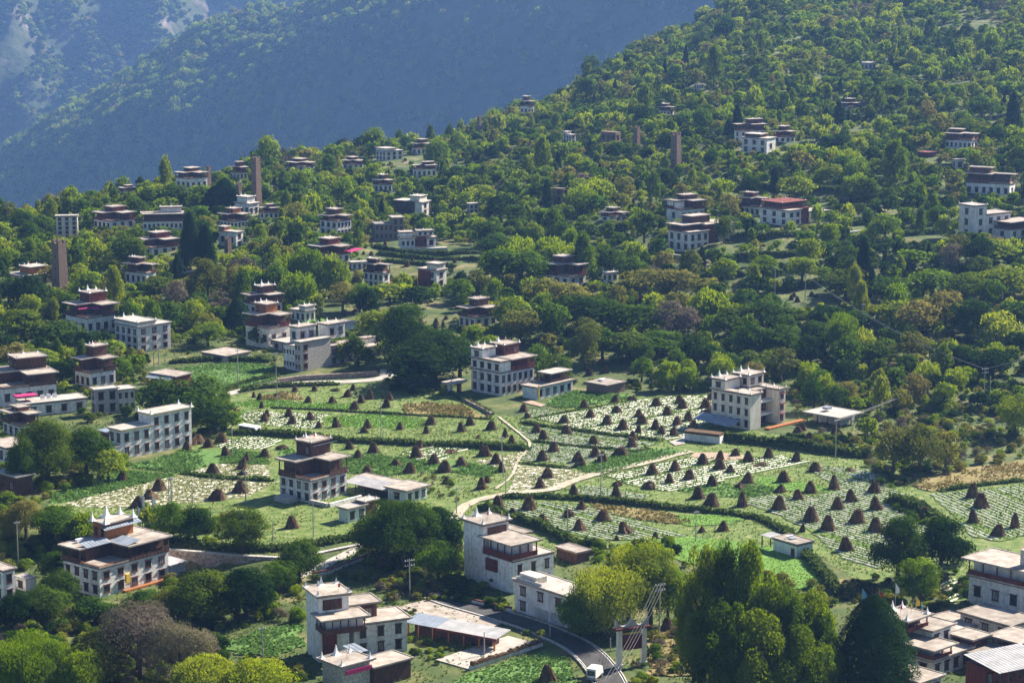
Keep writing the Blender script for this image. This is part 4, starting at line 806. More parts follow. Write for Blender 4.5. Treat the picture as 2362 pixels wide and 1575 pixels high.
h = House(10, 1390, 60, 22, 45, 'white house wall and red roof edge cut by the left border near the bottom', 'the cut-off left house', top=110); h.blk(0, 1, 0, 1, 0, 72, 'white', A=(2, 2), B=(1, 2), roof='clay', band='red')
# white stone house above the pale road
h = House(694, 858, 29, 64, 46, 'grey-white stone block house with horned back towers above the pale road', 'the stone block house', top=110)
h.blk(0, 1, 0, .5, 0, 66, 'stone', A=(2, 3), B=(3, 3), roof='concrete', band='red', oh=.3, wB=dict(only=[(0, 0), (0, 1), (0, 2)])).blk(0, 1, .502, 1.5, 0, 56, 'white', A=(4, 2), roof='clay', band=None, oh=.3)
h.blk(1.02, 2.1, .1, .9, 0, 44, 'stone', B=(4, 2), roof='clay', band='red', oh=.3).blk(.3, .9, 1.0, 1.7, 56.5, 92, 'white', B=(2, 1), A=(1, 1), roof='clay', band='red').blk(1.1, 1.7, .5, 1.3, 60, 92, 'white', B=(2, 1), roof='clay', band='red').horns(.3, .9, 1, 1.7, 92, .6).horns(1.1, 1.7, .5, 1.3, 92, .6)
h.blk(2.15, 3.0, -.2, .5, 0, 32, 'white', B=(3, 1), roof='clay', band=None).blk(2.4, 2.8, .6, 1.0, 20, 44, 'white', roof='clay', band='red')
h = classic(620, 805, 58, 44, 48, 46, 72, 92, 'cream-walled house with reddish gallery above the shed, centre left', 'the reddish galleried house', (3, 1), (2, 1), mat='cream', rail='red', pmat='orange', horn=.6)
h = classic(592, 732, 34, 54, 40, 28, 46, 62, 'white house with horned pavilion behind the dark round tree, centre left', 'the horned house behind the round tree', (2, 1), (4, 1), horn=.8)
h = blocky(704, 744, 36, 21, 50, 24, 'small white house with a tower end above the grass plot', 'the small tower-ended house', (3, 1), (2, 1), steps=[(0, 1, 0, .4, 25, 34)], horn=.5)
h = House(800, 762, 40, 28, 55, 'low pale-blue walled shed beside the upper field', 'the low blue-walled shed', 'shed', 'shed', top=18); h.blk(0, 1, 0, 1, 0, 12, 'pale', roof='concrete', band=None, A=(1, 1))
h = House(520, 835, 60, 50, 50, 'row of low grey sheds with flat roofs beside the green field', 'the low grey sheds', 'shed', 'shed', top=16); h.blk(0, 1, 0, 1, 0, 11, 'stone', roof='clay', band='wood')
h = House(665, 812, 40, 60, 45, 'low grey barn below the reddish galleried house', 'the low grey barn', 'barn', 'barn', top=24); h.blk(0, 1, 0, 1, 0, 18, 'stone', roof='concrete', band='wood', A=(2, 1), B=(2, 1))
h = classic(884, 668, 46, 14, 55, 36, 54, 64, 'white-walled house with timber top and low wing, middle distance', 'the timber-topped white house', (4, 2), (1, 2), horn=.4)
h.blk(1.02, 4.2, -.2, .6, -8, 8, 'white', B=(4, 1), roof='orange', band='red')
h = blocky(1007, 664, 43, 22, 52, 38, 'red-brown fronted house with white corner bay, middle distance', 'the red-brown fronted house', (2, 2), (1, 2), 'white', steps=[(.05, .9, 0, .55, 39, 52, dict(mat='cream', band='wood'))], horn=0)
h.part('timber_front', 'red', -.04, -.005, .32, 1, 0, 37)
h = classic(1096, 760, 38, 50, 44, 26, 44, 60, 'brown galleried house with white base right of the upper field', 'the brown house by the upper field', (3, 1), (3, 1), flags=3, horn=.3)
h = classic(1312, 664, 52, 40, 48, 24, 48, 62, 'reddish galleried house half hidden by trees, centre', 'the half-hidden reddish house', (3, 1), (2, 1), rail='red', pmat='red', horn=.3)
h = blocky(1400, 650, 8, 24, 30, 18, 'tiny white chapel with horns among the trees, centre right', 'the tiny horned chapel', (1, 1), (2, 1), horn=.6, steps=())
# ----------------------------------------------------------------- slopes, right
h = House(1590, 583, 50, 112, 38, 'white and red house with round stone bay and long wall on the right slope', 'the red-and-white slope house', top=76)
h.blk(0, .42, 0, .9, 0, 44, 'white', A=(3, 2), B=(3, 2), roof='clay', band='wood').blk(.422, .68, .1, .9, 10, 56, 'red', roof='clay', band='wood').blk(.682, 1.0, 0, .9, 0, 56, 'stone', roof='clay', band='wood').blk(1.02, 1.62, 0, .4, 0, 20, 'white', B=(3, 1), roof='concrete', band=None)
h.gal(.0, .42, .3, .9, 45.5, 58, 'AB').blk(.3, .7, .5, .9, 60, 73, 'wood', roof='clay', band='red')
h = classic(1570, 512, 30, 58, 36, 26, 44, 54, 'white end-walled house with red gallery above the round-bay house', 'the red-galleried upper house', (1, 1), (4, 1), rail='red', horn=.3)
h.blk(0, .32, .3, 1, 26, 44, 'white', roof='clay', band='wood')
h = classic(1752, 501, 42, 20, 52, 22, 40, 50, 'galleried house with white base, left of two on the right slope', 'the left slope house', (4, 1), (2, 1), horn=.3)
h = House(1818, 523, 58, 108, 40, 'long white house with bright red galleries on the right slope', 'the long red-galleried house', top=56)
h.blk(0, .30, 0, 1, 0, 34, 'white', A=(3, 2), B=(2, 2), roof='clay', band='wood').blk(.302, .62, .2, 1, 0, 34, 'red', roof='red', band='red', B=(3, 2)).blk(.622, 1, 0, .9, 0, 24, 'white', B=(5, 1), roof='clay', band='wood').gal(.05, .6, .3, 1, 36, 50, 'AB', rail='red', roof='red').horns(.05, .6, .3, 1, 50, .4, False, 4)
h = House(2246, 552, 28, 96, 34, 'bright white house with tall left tower on the right slope', 'the bright white tower house', top=90)
h.blk(0, .34, 0, 1, 0, 74, 'plaster', A=(1, 3), B=(1, 3), roof='concrete', band='red').blk(.342, 1, .0, 1, 0, 52, 'plaster', B=(3, 2), roof='clay', band='red').horns(0, .34, 0, 1, 74, .6, False).horns(.34, 1, 0, 1, 52, .4, False)
h = House(2330, 552, 30, 70, 40, 'brown galleried house front cut by the right edge', 'the right-edge brown house', top=40); h.blk(0, 1, 0, 1, 0, 20, 'white', A=(1, 1), B=(3, 1), roof='clay', band='wood').gal(0, 1, 0, 1, 21, 36, 'AB')
h = classic(2328, 457, 92, 20, 62, 30, 50, 62, 'dark timber galleried house with broad white base near the right edge', 'the broad dark-galleried house', (6, 1), (1, 1), horn=0)
h = classic(2240, 346, 54, 20, 58, 20, 34, 42, 'dark galleried white house high on the right slope', 'the high dark-galleried house', (6, 1), (2, 1), horn=0, rail='red')
h = House(2140, 365, 20, 22, 45, 'brown pillared pavilion among trees high on the right', 'the high brown pavilion', 'pavilion', 'pavilion', top=22); h.blk(0, 1, 0, 1, 0, 12, 'red', roof='red', band=None).posts([(0, 0), (0, 1), (1, 0), (.5, 0), (0, .5)], 12, 20, 'pole')
h = blocky(2204, 391, 4, 20, 15, 21, 'little white cube hut with one window high on the right', 'the little white cube', (1, 1), (1, 1), 'plaster', horn=0, name='hut', cat='hut')
h = blocky(1768, 356, 54, 24, 55, 34, 'white walled house with arched windows and low wing on the upper slope', 'the white arched-window house', (3, 2), (1, 1), 'plaster', steps=[(.1, .9, .3, .9, 35, 42, dict(mat='wood'))], horn=0)
h = classic(1708, 332, 12, 60, 24, 28, 42, 52, 'pale house with stacked galleries beside the tall dark conifer', 'the stacked-gallery house', (1, 2), (4, 2), horn=.3)
h = classic(1812, 330, 24, 24, 45, 12, 24, 34, 'small red galleried house right of the white arched-window house', 'the small red galleried house', (2, 1), (2, 1), rail='red', horn=.3)
h = classic(1965, 256, 22, 22, 45, 8, 16, 24, 'small brown house near the top of the right slope', 'the topmost brown house', (2, 1), (2, 1), horn=.3)
h = blocky(2003, 163, 16, 20, 45, 16, 'tiny white house near the top right among pale trees', 'the tiny top-right house', (2, 1), (2, 1), 'plaster', horn=.5)
h = blocky(1612, 207, 10, 12, 45, 10, 'tiny white house by the pale track on the upper slope', 'the track-side tiny house', (2, 1), (2, 1), 'plaster', horn=.4)
h = classic(1545, 268, 22, 10, 55, 11, 19, 25, 'small white house with dark top on the hazy upper slope', 'the hazy upper white house', (3, 1), (1, 1), horn=.4)
h = blocky(1318, 331, 18, 10, 50, 18, 'small bright white house with stepped roof on the hazy slope', 'the stepped white house', (3, 2), (1, 2), 'plaster', steps=[(0, 1, .6, 1, 19, 24)], horn=.3)
h = classic(1218, 268, 18, 14, 50, 22, 32, 42, 'tiny house at the edge of the shaded mountain', 'the mountain-edge tiny house', (2, 1), (2, 1), horn=.4)
h = blocky(1420, 330, 34, 12, 55, 24, 'roofless brown stone ruin on the hazy slope', 'the brown ruin', (3, 1), (1, 1), 'brick', horn=0, roof=None)
h = blocky(1300, 470, 22, 9, 55, 34, 'square brown stone ruin between autumn trees', 'the square brown ruin', (1, 2), (1, 2), 'brick', horn=0, roof=None, band=None)
h = blocky(1083, 494, 6, 20, 25, 22, 'small white house half hidden behind trees, centre', 'the small half-hidden white house', (1, 2), (2, 2), 'plaster', horn=0)
h = classic(1420, 512, 32, 26, 48, 10, 18, 26, 'low grey house roof among trees right of centre', 'the low grey-roofed house', (2, 1), (2, 1), horn=.3)
# ----------------------------------------------------------------- slopes, left and centre
h = blocky(575, 502, 36, 20, 52, 30, 'white house with round arched windows at the foot of the tall tower', 'the arched house below the tower', (3, 1), (2, 1), 'plaster', steps=[(.1, .9, .2, .9, 31, 44)], horn=.5)
h = classic(610, 506, 12, 30, 30, 14, 24, 30, 'small house with orange gallery right of the tall tower', 'the orange-galleried small house', (1, 1), (3, 1), rail='orange', horn=0)
h = classic(540, 530, 36, 30, 48, 18, 32, 42, 'white house with bright orange pavilion below the dark grove', 'the orange-pavilion house', (4, 1), (4, 1), pmat='orange', horn=.3)
h = blocky(545, 572, 44, 14, 56, 34, 'pink-roofed white house below the orange-pavilion house', 'the pink-roofed house', (2, 1), (1, 2), 'plaster', steps=[(.1, .9, .7, 1, 35, 43, dict(mat='orange'))], horn=.3)
h = classic(778, 546, 42, 30, 50, 34, 44, 56, 'weathered white house with dark gallery standing among dark trees', 'the weathered white house', (3, 2), (4, 2), horn=.3)
h = House(865, 555, 10, 66, 14, 'unfinished grey block building with empty window openings', 'the unfinished grey building', top=52); h.blk(0, .62, 0, 1, 0, 38, 'grey', B=(4, 2), roof=None).blk(.622, 1, 0, 1, 0, 50, 'grey', B=(2, 3), roof='clay', band=None)
h = blocky(972, 498, 64, 20, 58, 30, 'brown boarded house with white corner tower on the slope', 'the brown boarded house', (5, 2), (1, 2), 'wood', steps=[(.1, .9, .1, .45, 31, 42, dict(mat='cream'))], horn=.4)
h.blk(-.06, .7, -.04, .22, 0, 30.5, 'plaster', B=(1, 2), roof='clay', band=None)
h = House(925, 580, 8, 80, 12, 'white horned house with red middle bay on a grey terrace', 'the red-bayed white house', top=50); h.blk(0, .4, 0, 1, 8, 28, 'plaster', B=(3, 1), roof='clay', band='wood').blk(.402, .74, 0.1, 1, 8, 32, 'red', roof='clay', band='wood', B=(3, 1)).blk(.742, 1, 0, 1, 8, 28, 'plaster', B=(1, 1), roof='clay', band='wood').part('terrace_wall', 'stone', -.05, 1.3, -.4, -.01, -4, 8).blk(0, .36, .3, 1, 31, 40, 'plaster', roof='clay', band='wood').blk(.5, .95, .3, 1, 33, 42, 'plaster', roof='clay', band='wood', B=(3, 1)).horns(.5, .95, .3, 1, 42, .4).horns(0, .36, .3, 1, 40, .4)
h = classic(760, 612, 48, 44, 48, 20, 38, 52, 'brown house with red pavilion and magenta awning above the golden trees', 'the red-pavilion brown house', (2, 1), (3, 1), rail='red', pmat='red', horn=.4); h.sheet(.8, 1.4, -.3, .1, 26, 30, 'magenta')
h = blocky(812, 622, 8, 34, 20, 14, 'low white wing with thatched edge beside the golden trees', 'the low white wing', (1, 1), (3, 1), 'white', horn=0)
h = blocky(890, 371, 24, 38, 40, 20, 'white hillside house with stepped roof in the light haze', 'the white stepped hillside house', (3, 2), (3, 2), 'plaster', steps=[(0, .6, 0, 1, 21, 26)], horn=0)
h = classic(962, 412, 10, 44, 25, 20, 28, 34, 'white house with red roof line below the big round tree', 'the house below the big round tree', (1, 1), (4, 1), rail='red', horn=0)
h = classic(972, 358, 22, 24, 45, 14, 24, 32, 'cream galleried house above the big round tree', 'the house above the big round tree', (2, 1), (3, 1), horn=0, mat='cream')
h = classic(884, 446, 22, 20, 45, 18, 28, 38, 'white horned house in front of dark trees, centre left', 'the white horned house', (2, 1), (2, 1), horn=.5)
h = classic(700, 394, 40, 24, 52, 8, 16, 22, 'brown low house among hazy trees right of the tall tower', 'the hazy brown house', (3, 1), (2, 1), horn=0)
h = classic(815, 390, 26, 22, 46, 9, 17, 23, 'brown house with reddish roof in hazy trees, centre left', 'the hazy reddish house', (2, 1), (2, 1), horn=0, rail='red')
h = classic(545, 416, 16, 24, 35, 16, 28, 38, 'pink-walled hazy house left of the tall tower top', 'the pink hazy house', (2, 1), (3, 1), horn=0, mat='cream', rail='red')
h = blocky(131, 553, 3, 48, 8, 52, 'five-storey plain white apartment block with one column of windows, left', 'the white apartment block', (1, 4), (3, 5), 'cream', horn=0)
h = classic(255, 530, 46, 48, 45, 18, 34, 44, 'dark red galleried house right of the white apartment block', 'the dark red galleried house', (4, 1), (3, 1), rail='red', pmat='red', horn=0)
h = classic(330, 532, 6, 90, 8, 20, 36, 48, 'wide white house with white pavilion on the left knoll', 'the wide white knoll house', (1, 1), (9, 1), pmat='plaster', horn=.5, lx=.02)
h = classic(350, 592, 40, 54, 42, 18, 34, 46, 'red-railed terrace house below the wide white house', 'the red-railed terrace house', (2, 1), (3, 1), rail='red', pmat='red', horn=.4)
h = classic(338, 660, 54, 18, 56, 28, 46, 58, 'brown and white galleried house right of the dark stone tower', 'the house right of the dark tower', (4, 1), (1, 1), horn=.4)
h = blocky(55, 664, 50, 66, 44, 24, 'low pale house with flags left of the dark stone tower', 'the low flagged house', (3, 1), (4, 1), 'cream', steps=[(.3, .8, .2, .8, 25, 40, dict(mat='orange'))], horn=.5, flags=4)
h = House(428, 642, 18, 18, 45, 'small brown shed roof among the left trees', 'the small brown shed', 'shed', 'shed', top=18); h.blk(0, 1, 0, 1, 0, 13, 'wood', roof='clay', band=None)
h = classic(293, 446, 20, 20, 45, 5, 10, 14, 'tiny hazy house behind the knoll trees, left', 'the tiny hazy house', (2, 1), (2, 1), horn=0)
h = classic(440, 442, 38, 34, 48, 28, 40, 48, 'hazy galleried house between the thin far towers', 'the hazy galleried house', (3, 1), (3, 1), horn=0)
# ----------------------------------------------------------------- stone towers
def tower(px, py, w, hp, phi, label, short, notch=False, taper=.72, mat='brick'):
    h = House(px, py, w * .55, w * .45, phi, label, short, 'stone_tower', 'tower', top=hp); a, b = h.a, h.b; H = h.m(hp); i0, i1 = 0, (1 - taper) / 2
    v = []; n = 10; mb = MB(); prev = None
    for k in range(n + 1):
        t = i1 * k / n; z = -2 + (H + 2) * k / n; ring = [(b * t, a * t, z), (b * (1 - t), a * t, z), (b * (1 - t), a * (1 - t), z), (b * t, a * (1 - t), z)]
        if prev: mb.hexa([tuple(p) for p in prev] + ring)
        prev = ring
    h.add(mb, 'shaft', mat); t = i1
    for k, (cx, cy) in enumerate(((t, t), (1 - t, t), (1 - t, 1 - t), (t, 1 - t))):
        d = (1 - 2 * t) * .3; x0 = cx if cx < .5 else cx - d; y0 = cy if cy < .5 else cy - d
        h.add(MB().box(x0 * b, (x0 + d) * b, y0 * a, (y0 + d) * a, H + .003, H + (1.3 if notch else .5)), 'merlon', mat)
    for k in range(3): h.add(MB().box(-.02 + .0 + b * i1 * (k + 1) / 4.2 - .05, b * i1 * (k + 1) / 4.2 + .2, a * .45, a * .53, H * (k + 1) / 4.2, H * (k + 1) / 4.2 + 1.0), 'loophole', 'glass')
    return h
tower(592, 480, 27, 113, 52, 'tallest slender brown stone tower with sunlit right edge on the left knoll', 'the tallest tower')
tower(138, 678, 40, 114, 50, 'dark broad stone tower rising from trees at left', 'the dark broad tower', True, .82)
tower(1561, 392, 30, 78, 50, 'dark notched stone tower on the right slope', 'the dark notched tower', True, .74)
tower(1470, 338, 18, 42, 50, 'short faint brown tower left of the notched tower', 'the faint brown tower', False, .8)
tower(526, 586, 18, 34, 50, 'short broken stone tower in front of the pink-roofed house', 'the short broken tower', False, .9)
tower(482, 436, 13, 50, 50, 'thin hazy far tower near the dark grove', 'the thin right far tower', False, .8)
tower(1106, 306, 12, 36, 50, 'small orange-lit tower by the mountain edge', 'the small orange tower', False, .8)
tower(551, 456, 16, 28, 50, 'ruined brown tower stump left of the tallest tower', 'the tower stump', True, .85)

def wall_line(name, label, pts, hp, th, mat, cope=None):
    P = [gp(*p) for p in pts]; root = link(name, None, None, P[0]); tag(root, label, 'wall'); mb = MB(); cm = MB()
    for a, b in zip(P[:-1], P[1:]):
        t = (b - a); t.z = 0; t.normalize(); n = Vector((-t.y, t.x, 0)) * th * .5; o = P[0]; hh = hp / scale_at(*a)
        def c(z): return [a - n - o + Vector((0, 0, z)), b - n - o + Vector((0, 0, z)), b + n - o + Vector((0, 0, z)), a + n - o + Vector((0, 0, z))]
        mb.hexa(c(-1.0) + c(hh))
        if cope: n = n * 1.35; cm.hexa(c(hh + .004) + c(hh + .25))
    mb.build('stonework', M[mat], root)
    if cope: cm.build('coping', M[cope], root)
    return root
wall_line('roadside_wall', 'long low stone wall along the upper side of the pale road', [(640, 884), (690, 877), (760, 873), (820, 870), (868, 866)], 11, .8, 'rubble')
wall_line('garden_wall', 'low white garden wall with red coping along the asphalt road', [(1004, 1375), (1080, 1390), (1150, 1405), (1180, 1412)], 10, .5, 'white', 'red')
wall_line('track_wall', 'long low stone wall climbing from the gateway to the field crossing', [(1040, 905), (1070, 925), (1110, 945), (1133, 958)], 7, .7, 'rubble')
wall_line('terrace_wall', 'pale cut-stone terrace face on the right slope below the long red-galleried house', [(1880, 556), (1930, 552), (1985, 545)], 14, .8, 'white')
wall_line('terrace_wall', 'grey stone terrace face under the red-and-white slope house', [(1530, 600), (1570, 604), (1610, 603)], 16, .8, 'stone')
wall_line('lane_wall', 'low pale lane wall with red coping left of the road bend', [(720, 1330), (760, 1322), (800, 1305), (850, 1285)], 8, .4, 'white', 'red')
# ================================================================= corn-stalk stacks
STK = []
def addst(c, pts):
    for p in crop(*c, pts): STK.append(p)
# (x, base y, height, width[, kind])  kind 0 upright, 1 slumped, 2 lying heap
addst(C1, [(1050, 250, 85, 100), (1310, 245, 85, 100), (1585, 240, 35, 110, 2), (1820, 240, 90, 90), (1750, 325, 110, 130), (2050, 355, 120, 120), (1935, 405, 115, 120), (1225, 400, 90, 110), (1550, 405, 85, 120), (1840, 490, 115, 150), (575, 365, 95, 100), (500, 330, 65, 70, 1), (605, 475, 95, 80), (795, 310, 35, 100, 2), (670, 600, 100, 100), (640, 655, 115, 130), (965, 595, 115, 120), (1005, 690, 110, 130), (1265, 635, 120, 130), (1365, 740, 90, 90), (1610, 730, 120, 130, 1), (2020, 745, 120, 140, 1), (1975, 805, 90, 90, 1), (60, 940, 130, 150), (875, 1025, 55, 140, 2), (130, 1110, 130, 150), (640, 1135, 130, 160), (410, 1195, 115, 100), (330, 1295, 140, 150, 1), (350, 1365, 70, 140, 1), (1780, 1020, 110, 140), (2095, 1070, 140, 170), (1890, 1155, 125, 150), (2015, 1375, 140, 170), (1480, 935, 110, 90)])
addst(C2, [(110, 370, 120, 100), (60, 470, 120, 110), (660, 695, 130, 160), (245, 760, 100, 110), (600, 815, 110, 110), (1070, 790, 125, 150), (1190, 705, 130, 140), (1470, 765, 130, 160), (1655, 870, 120, 100, 1), (1745, 965, 130, 120), (1290, 880, 45, 60, 2), (490, 1020, 120, 130, 1), (470, 1135, 150, 180), (210, 1240, 90, 170, 1), (375, 1340, 140, 190), (700, 1230, 150, 190), (840, 1330, 150, 210), (1070, 1250, 125, 170), (1380, 1115, 145, 200), (1530, 1220, 140, 170), (1610, 1330, 140, 120), (1340, 1560, 160, 150), (1420, 1470, 90, 120, 1), (860, 1485, 85, 120, 1), (920, 1075, 40, 180, 2), (1905, 520, 105, 130), (1960, 605, 75, 90, 2), (2070, 810, 125, 140), (2170, 900, 130, 150)])
addst(C3, [(775, 420, 100, 130), (1140, 365, 105, 120), (1340, 335, 50, 120, 2), (1165, 485, 95, 140), (845, 545, 105, 130), (525, 610, 100, 150), (1435, 540, 100, 110), (1465, 620, 110, 150), (1045, 630, 120, 140), (1235, 690, 125, 150), (1645, 405, 105, 150), (1935, 375, 115, 140), (1955, 435, 115, 150), (2240, 430, 125, 150), (2290, 330, 90, 90), (1775, 515, 115, 150), (2025, 585, 120, 130), (1895, 635, 115, 140), (1630, 690, 120, 120), (1420, 730, 105, 100), (1700, 745, 110, 120, 1), (1855, 765, 120, 130), (2090, 665, 80, 130, 1), (2240, 495, 60, 130, 2), (1365, 815, 110, 120), (1350, 900, 120, 140), (890, 860, 110, 150), (560, 740, 110, 150), (400, 955, 115, 150), (270, 1065, 130, 160), (690, 1080, 125, 150), (720, 1130, 130, 150), (895, 1020, 135, 160), (990, 1070, 120, 150, 1), (1200, 1000, 110, 220), (330, 1265, 125, 170), (240, 1390, 115, 150), (645, 1485, 135, 150), (1160, 1520, 150, 150), (1170, 1355, 50, 130, 2), (1540, 1400, 80, 150, 2), (1590, 1230, 140, 160), (1870, 1190, 125, 150), (1805, 1335, 130, 130), (2035, 1295, 140, 150), (2200, 1110, 130, 170), (2150, 1520, 165, 170)])
addst(C4, [(640, 665, 170, 200), (1060, 690, 180, 220), (830, 800, 150, 140), (1230, 855, 120, 190, 1), (1610, 780, 115, 180, 2), (1765, 685, 125, 160, 1), (2060, 840, 155, 240), (1760, 965, 140, 190, 1), (2330, 1000, 110, 150, 1)])
addst(C5, [(1570, 240, 135, 140), (1565, 360, 150, 180), (1940, 260, 145, 150), (1770, 180, 100, 140), (2200, 205, 150, 160), (1710, 400, 110, 130, 1), (2085, 310, 50, 160, 2), (1470, 570, 140, 170), (1930, 520, 130, 190), (1835, 590, 60, 180, 2), (1460, 825, 175, 220), (1860, 835, 190, 170), (370, 1180, 140, 220, 1), (740, 1255, 100, 100), (1340, 1160, 80, 110, 1), (1610, 1145, 130, 150), (240, 1265, 60, 80, 1)])
addst(C6, [(785, 265, 150, 150), (1050, 390, 130, 230), (1505, 395, 50, 110, 2), (625, 540, 150, 210), (985, 680, 160, 170), (1300, 640, 180, 180, 1), (580, 670, 110, 160, 1), (820, 775, 155, 170), (560, 915, 185, 220), (1835, 690, 170, 210), (1535, 805, 180, 210), (1350, 910, 180, 190), (1870, 915, 190, 200), (990, 1070, 210, 230), (1610, 1090, 200, 240), (1215, 1190, 210, 230), (1860, 1210, 190, 230), (1470, 1460, 210, 230), (870, 1200, 120, 80, 1), (2050, 1280, 120, 130)])
addst(C7, [(655, 570, 145, 210), (1190, 345, 170, 160), (1290, 455, 170, 190), (1205, 625, 165, 160), (1475, 775, 140, 180), (1670, 685, 170, 130)])
addst(C8, [(1130, 480, 95, 120), (1370, 450, 110, 140), (1520, 400, 110, 160), (1250, 410, 100, 180, 1), (1425, 745, 120, 170), (820, 935, 135, 200), (1470, 1040, 130, 210), (1745, 960, 130, 190), (395, 830, 120, 130), (730, 1030, 90, 180, 1), (570, 1130, 130, 160, 1), (1300, 1410, 90, 150, 1)])
addst((500, 600, 3.137), [(1160, 370, 35, 55), (930, 400, 40, 50), (1000, 380, 25, 50), (1475, 455, 40, 60), (1490, 495, 45, 60), (1585, 475, 50, 60), (1585, 505, 45, 50), (1640, 485, 40, 40), (1515, 530, 50, 55), (1635, 530, 40, 50), (1690, 520, 50, 50), (1660, 430, 30, 40)])
addst((500, 300, 3.733), [(1330, 1000, 40, 50), (1450, 995, 40, 50), (1330, 1085, 40, 50), (1465, 1080, 40, 45), (1265, 1075, 30, 35), (1640, 1175, 50, 50), (1680, 1140, 35, 40), (1775, 1155, 40, 45), (1880, 1150, 40, 55), (1840, 1190, 45, 40), (2050, 1145, 35, 40), (1985, 1190, 50, 45)])
addst((1000, 600, 3.136), [(1210, 750, 40, 45), (1125, 835, 50, 65), (1235, 815, 50, 65, 1), (1455, 820, 55, 60), (1565, 830, 50, 55), (1380, 790, 30, 40)])
addst((1600, 600, 3.087), [(715, 265, 35, 45), (695, 285, 40, 40), (740, 300, 40, 45), (840, 260, 35, 45), (875, 265, 25, 40), (1470, 1165, 45, 50), (740, 1240, 60, 80), (775, 1215, 60, 60), (825, 1295, 65, 70), (1015, 1250, 70, 90), (1290, 1240, 50, 60)])
STK += [(675, 1218, 30, 36), (1264, 1574, 44, 46), (1540, 1455, 30, 40)]
def stack_mesh(seed, kind):
    rg = random.Random(seed); mb = MB(); k = 26
    prof = {0: [(.55, 0), (.44, .13), (.345, .34), (.275, .56), (.225, .74), (.185, .86), (.175, .93), (.08, 1.0)],
            1: [(.54, 0), (.45, .18), (.36, .4), (.28, .6), (.2, .76), (.15, .9), (.06, 1.0)],
            2: [(.50, 0), (.50, .3), (.42, .6), (.30, .82), (.12, 1.0)]}[kind]
    lx, ly = rg.uniform(-.12, .12) * (1 + kind), rg.uniform(-.12, .12) * (1 + kind); ph = [rg.uniform(.82, 1.16) for _ in range(k)]
    two = kind == 2
    v = []; f = []
    for i, (r, z) in enumerate(prof):
        for j in range(k):
            a = 2 * math.pi * (j + (.4 if i % 2 else 0)) / k; rr = r * (1 + (ph[j] - 1) * (1.3 - z * .4)) * rg.uniform(.88, 1.12)
            if kind == 1: rr *= 1 + .22 * math.sin(a * 2 + seed)
            if kind == 2: rr *= 1 + .28 * math.sin(a * 2 + seed) + .12 * math.sin(a * 5 + seed * 2)
            zz = z * (1 + rg.uniform(-.05, .05)) - (.02 if i == 0 else 0)
            if kind == 2: zz *= .75 + .35 * math.sin(a * 3 + seed) ** 2
            v.append((rr * math.cos(a) + lx * z, rr * math.sin(a) + ly * z, zz))
        if i:
            for j in range(k): f.append(((i - 1) * k + j, (i - 1) * k + (j + 1) % k, i * k + (j + 1) % k, i * k + j))
    f.append(tuple((len(prof) - 1) * k + j for j in range(k)))
    n0 = len(v)
    for q in range(190):      # loose stalks: thin blades that break the outline
        a = rg.uniform(0, 2 * math.pi); z0 = rg.uniform(0, .25) if kind == 0 else rg.uniform(0, .5); z1 = min(z0 + rg.uniform(.35, .85), 1.08)
        def rad(z):
            for (r0, za), (r1, zb) in zip(prof[:-1], prof[1:]):
                if za <= z <= zb: return r0 + (r1 - r0) * (z - za) / (zb - za)
            return prof[-1][0] + .05
        w = rg.uniform(.012, .028); r0 = rad(z0) * rg.uniform(1.0, 1.10); r1 = rad(min(z1, 1)) * rg.uniform(1.0, 1.22) + rg.uniform(0, .07); a2 = a + rg.uniform(-.35, .35)
        for aa, rr, zz in ((a - w / .4, r0, z0), (a + w / .4, r0, z0), (a2 + w / .3, r1, z1), (a2 - w / .3, r1, z1)): v.append((rr * math.cos(aa) + lx * zz, rr * math.sin(aa) + ly * zz, zz))
        f.append((len(v) - 4, len(v) - 3, len(v) - 2, len(v) - 1))
    for q in range(46):      # stalks fallen round the foot and sticking out of the tip
        a = rg.uniform(0, 2 * math.pi)
        if q < 26: r0 = rg.uniform(.38, .6); p0 = (r0 * math.cos(a), r0 * math.sin(a), .02); b = a + rg.uniform(-1.2, 1.2); L = rg.uniform(.15, .38); p1 = (p0[0] + L * math.cos(b), p0[1] + L * math.sin(b), rg.uniform(.0, .1))
        else: r0 = .08; zt = prof[-1][1] - .14; p0 = (r0 * math.cos(a) + lx * zt, r0 * math.sin(a) + ly * zt, zt); L = rg.uniform(.1, .26); p1 = (p0[0] + L * math.cos(a) * .8, p0[1] + L * math.sin(a) * .8, zt + rg.uniform(.08, .26))
        dx, dy = p1[1] - p0[1], -(p1[0] - p0[0]); dl = math.hypot(dx, dy) or 1; w = rg.uniform(.012, .022)
        v += [(p0[0] - dx / dl * w, p0[1] - dy / dl * w, p0[2]), (p0[0] + dx / dl * w, p0[1] + dy / dl * w, p0[2]), (p1[0] + dx / dl * w, p1[1] + dy / dl * w, p1[2]), (p1[0] - dx / dl * w, p1[1] - dy / dl * w, p1[2])]
        f.append((len(v) - 4, len(v) - 3, len(v) - 2, len(v) - 1))
    me = bpy.data.meshes.new('stalk_stack'); me.from_pydata(v, [], f); me.materials.append(M['stalk']); me.update(); return me
SMESH = {k: [stack_mesh(11 + 17 * k + i, k) for i in range(9 if k == 0 else 5)] for k in (0, 1, 2)}
STACKS = []
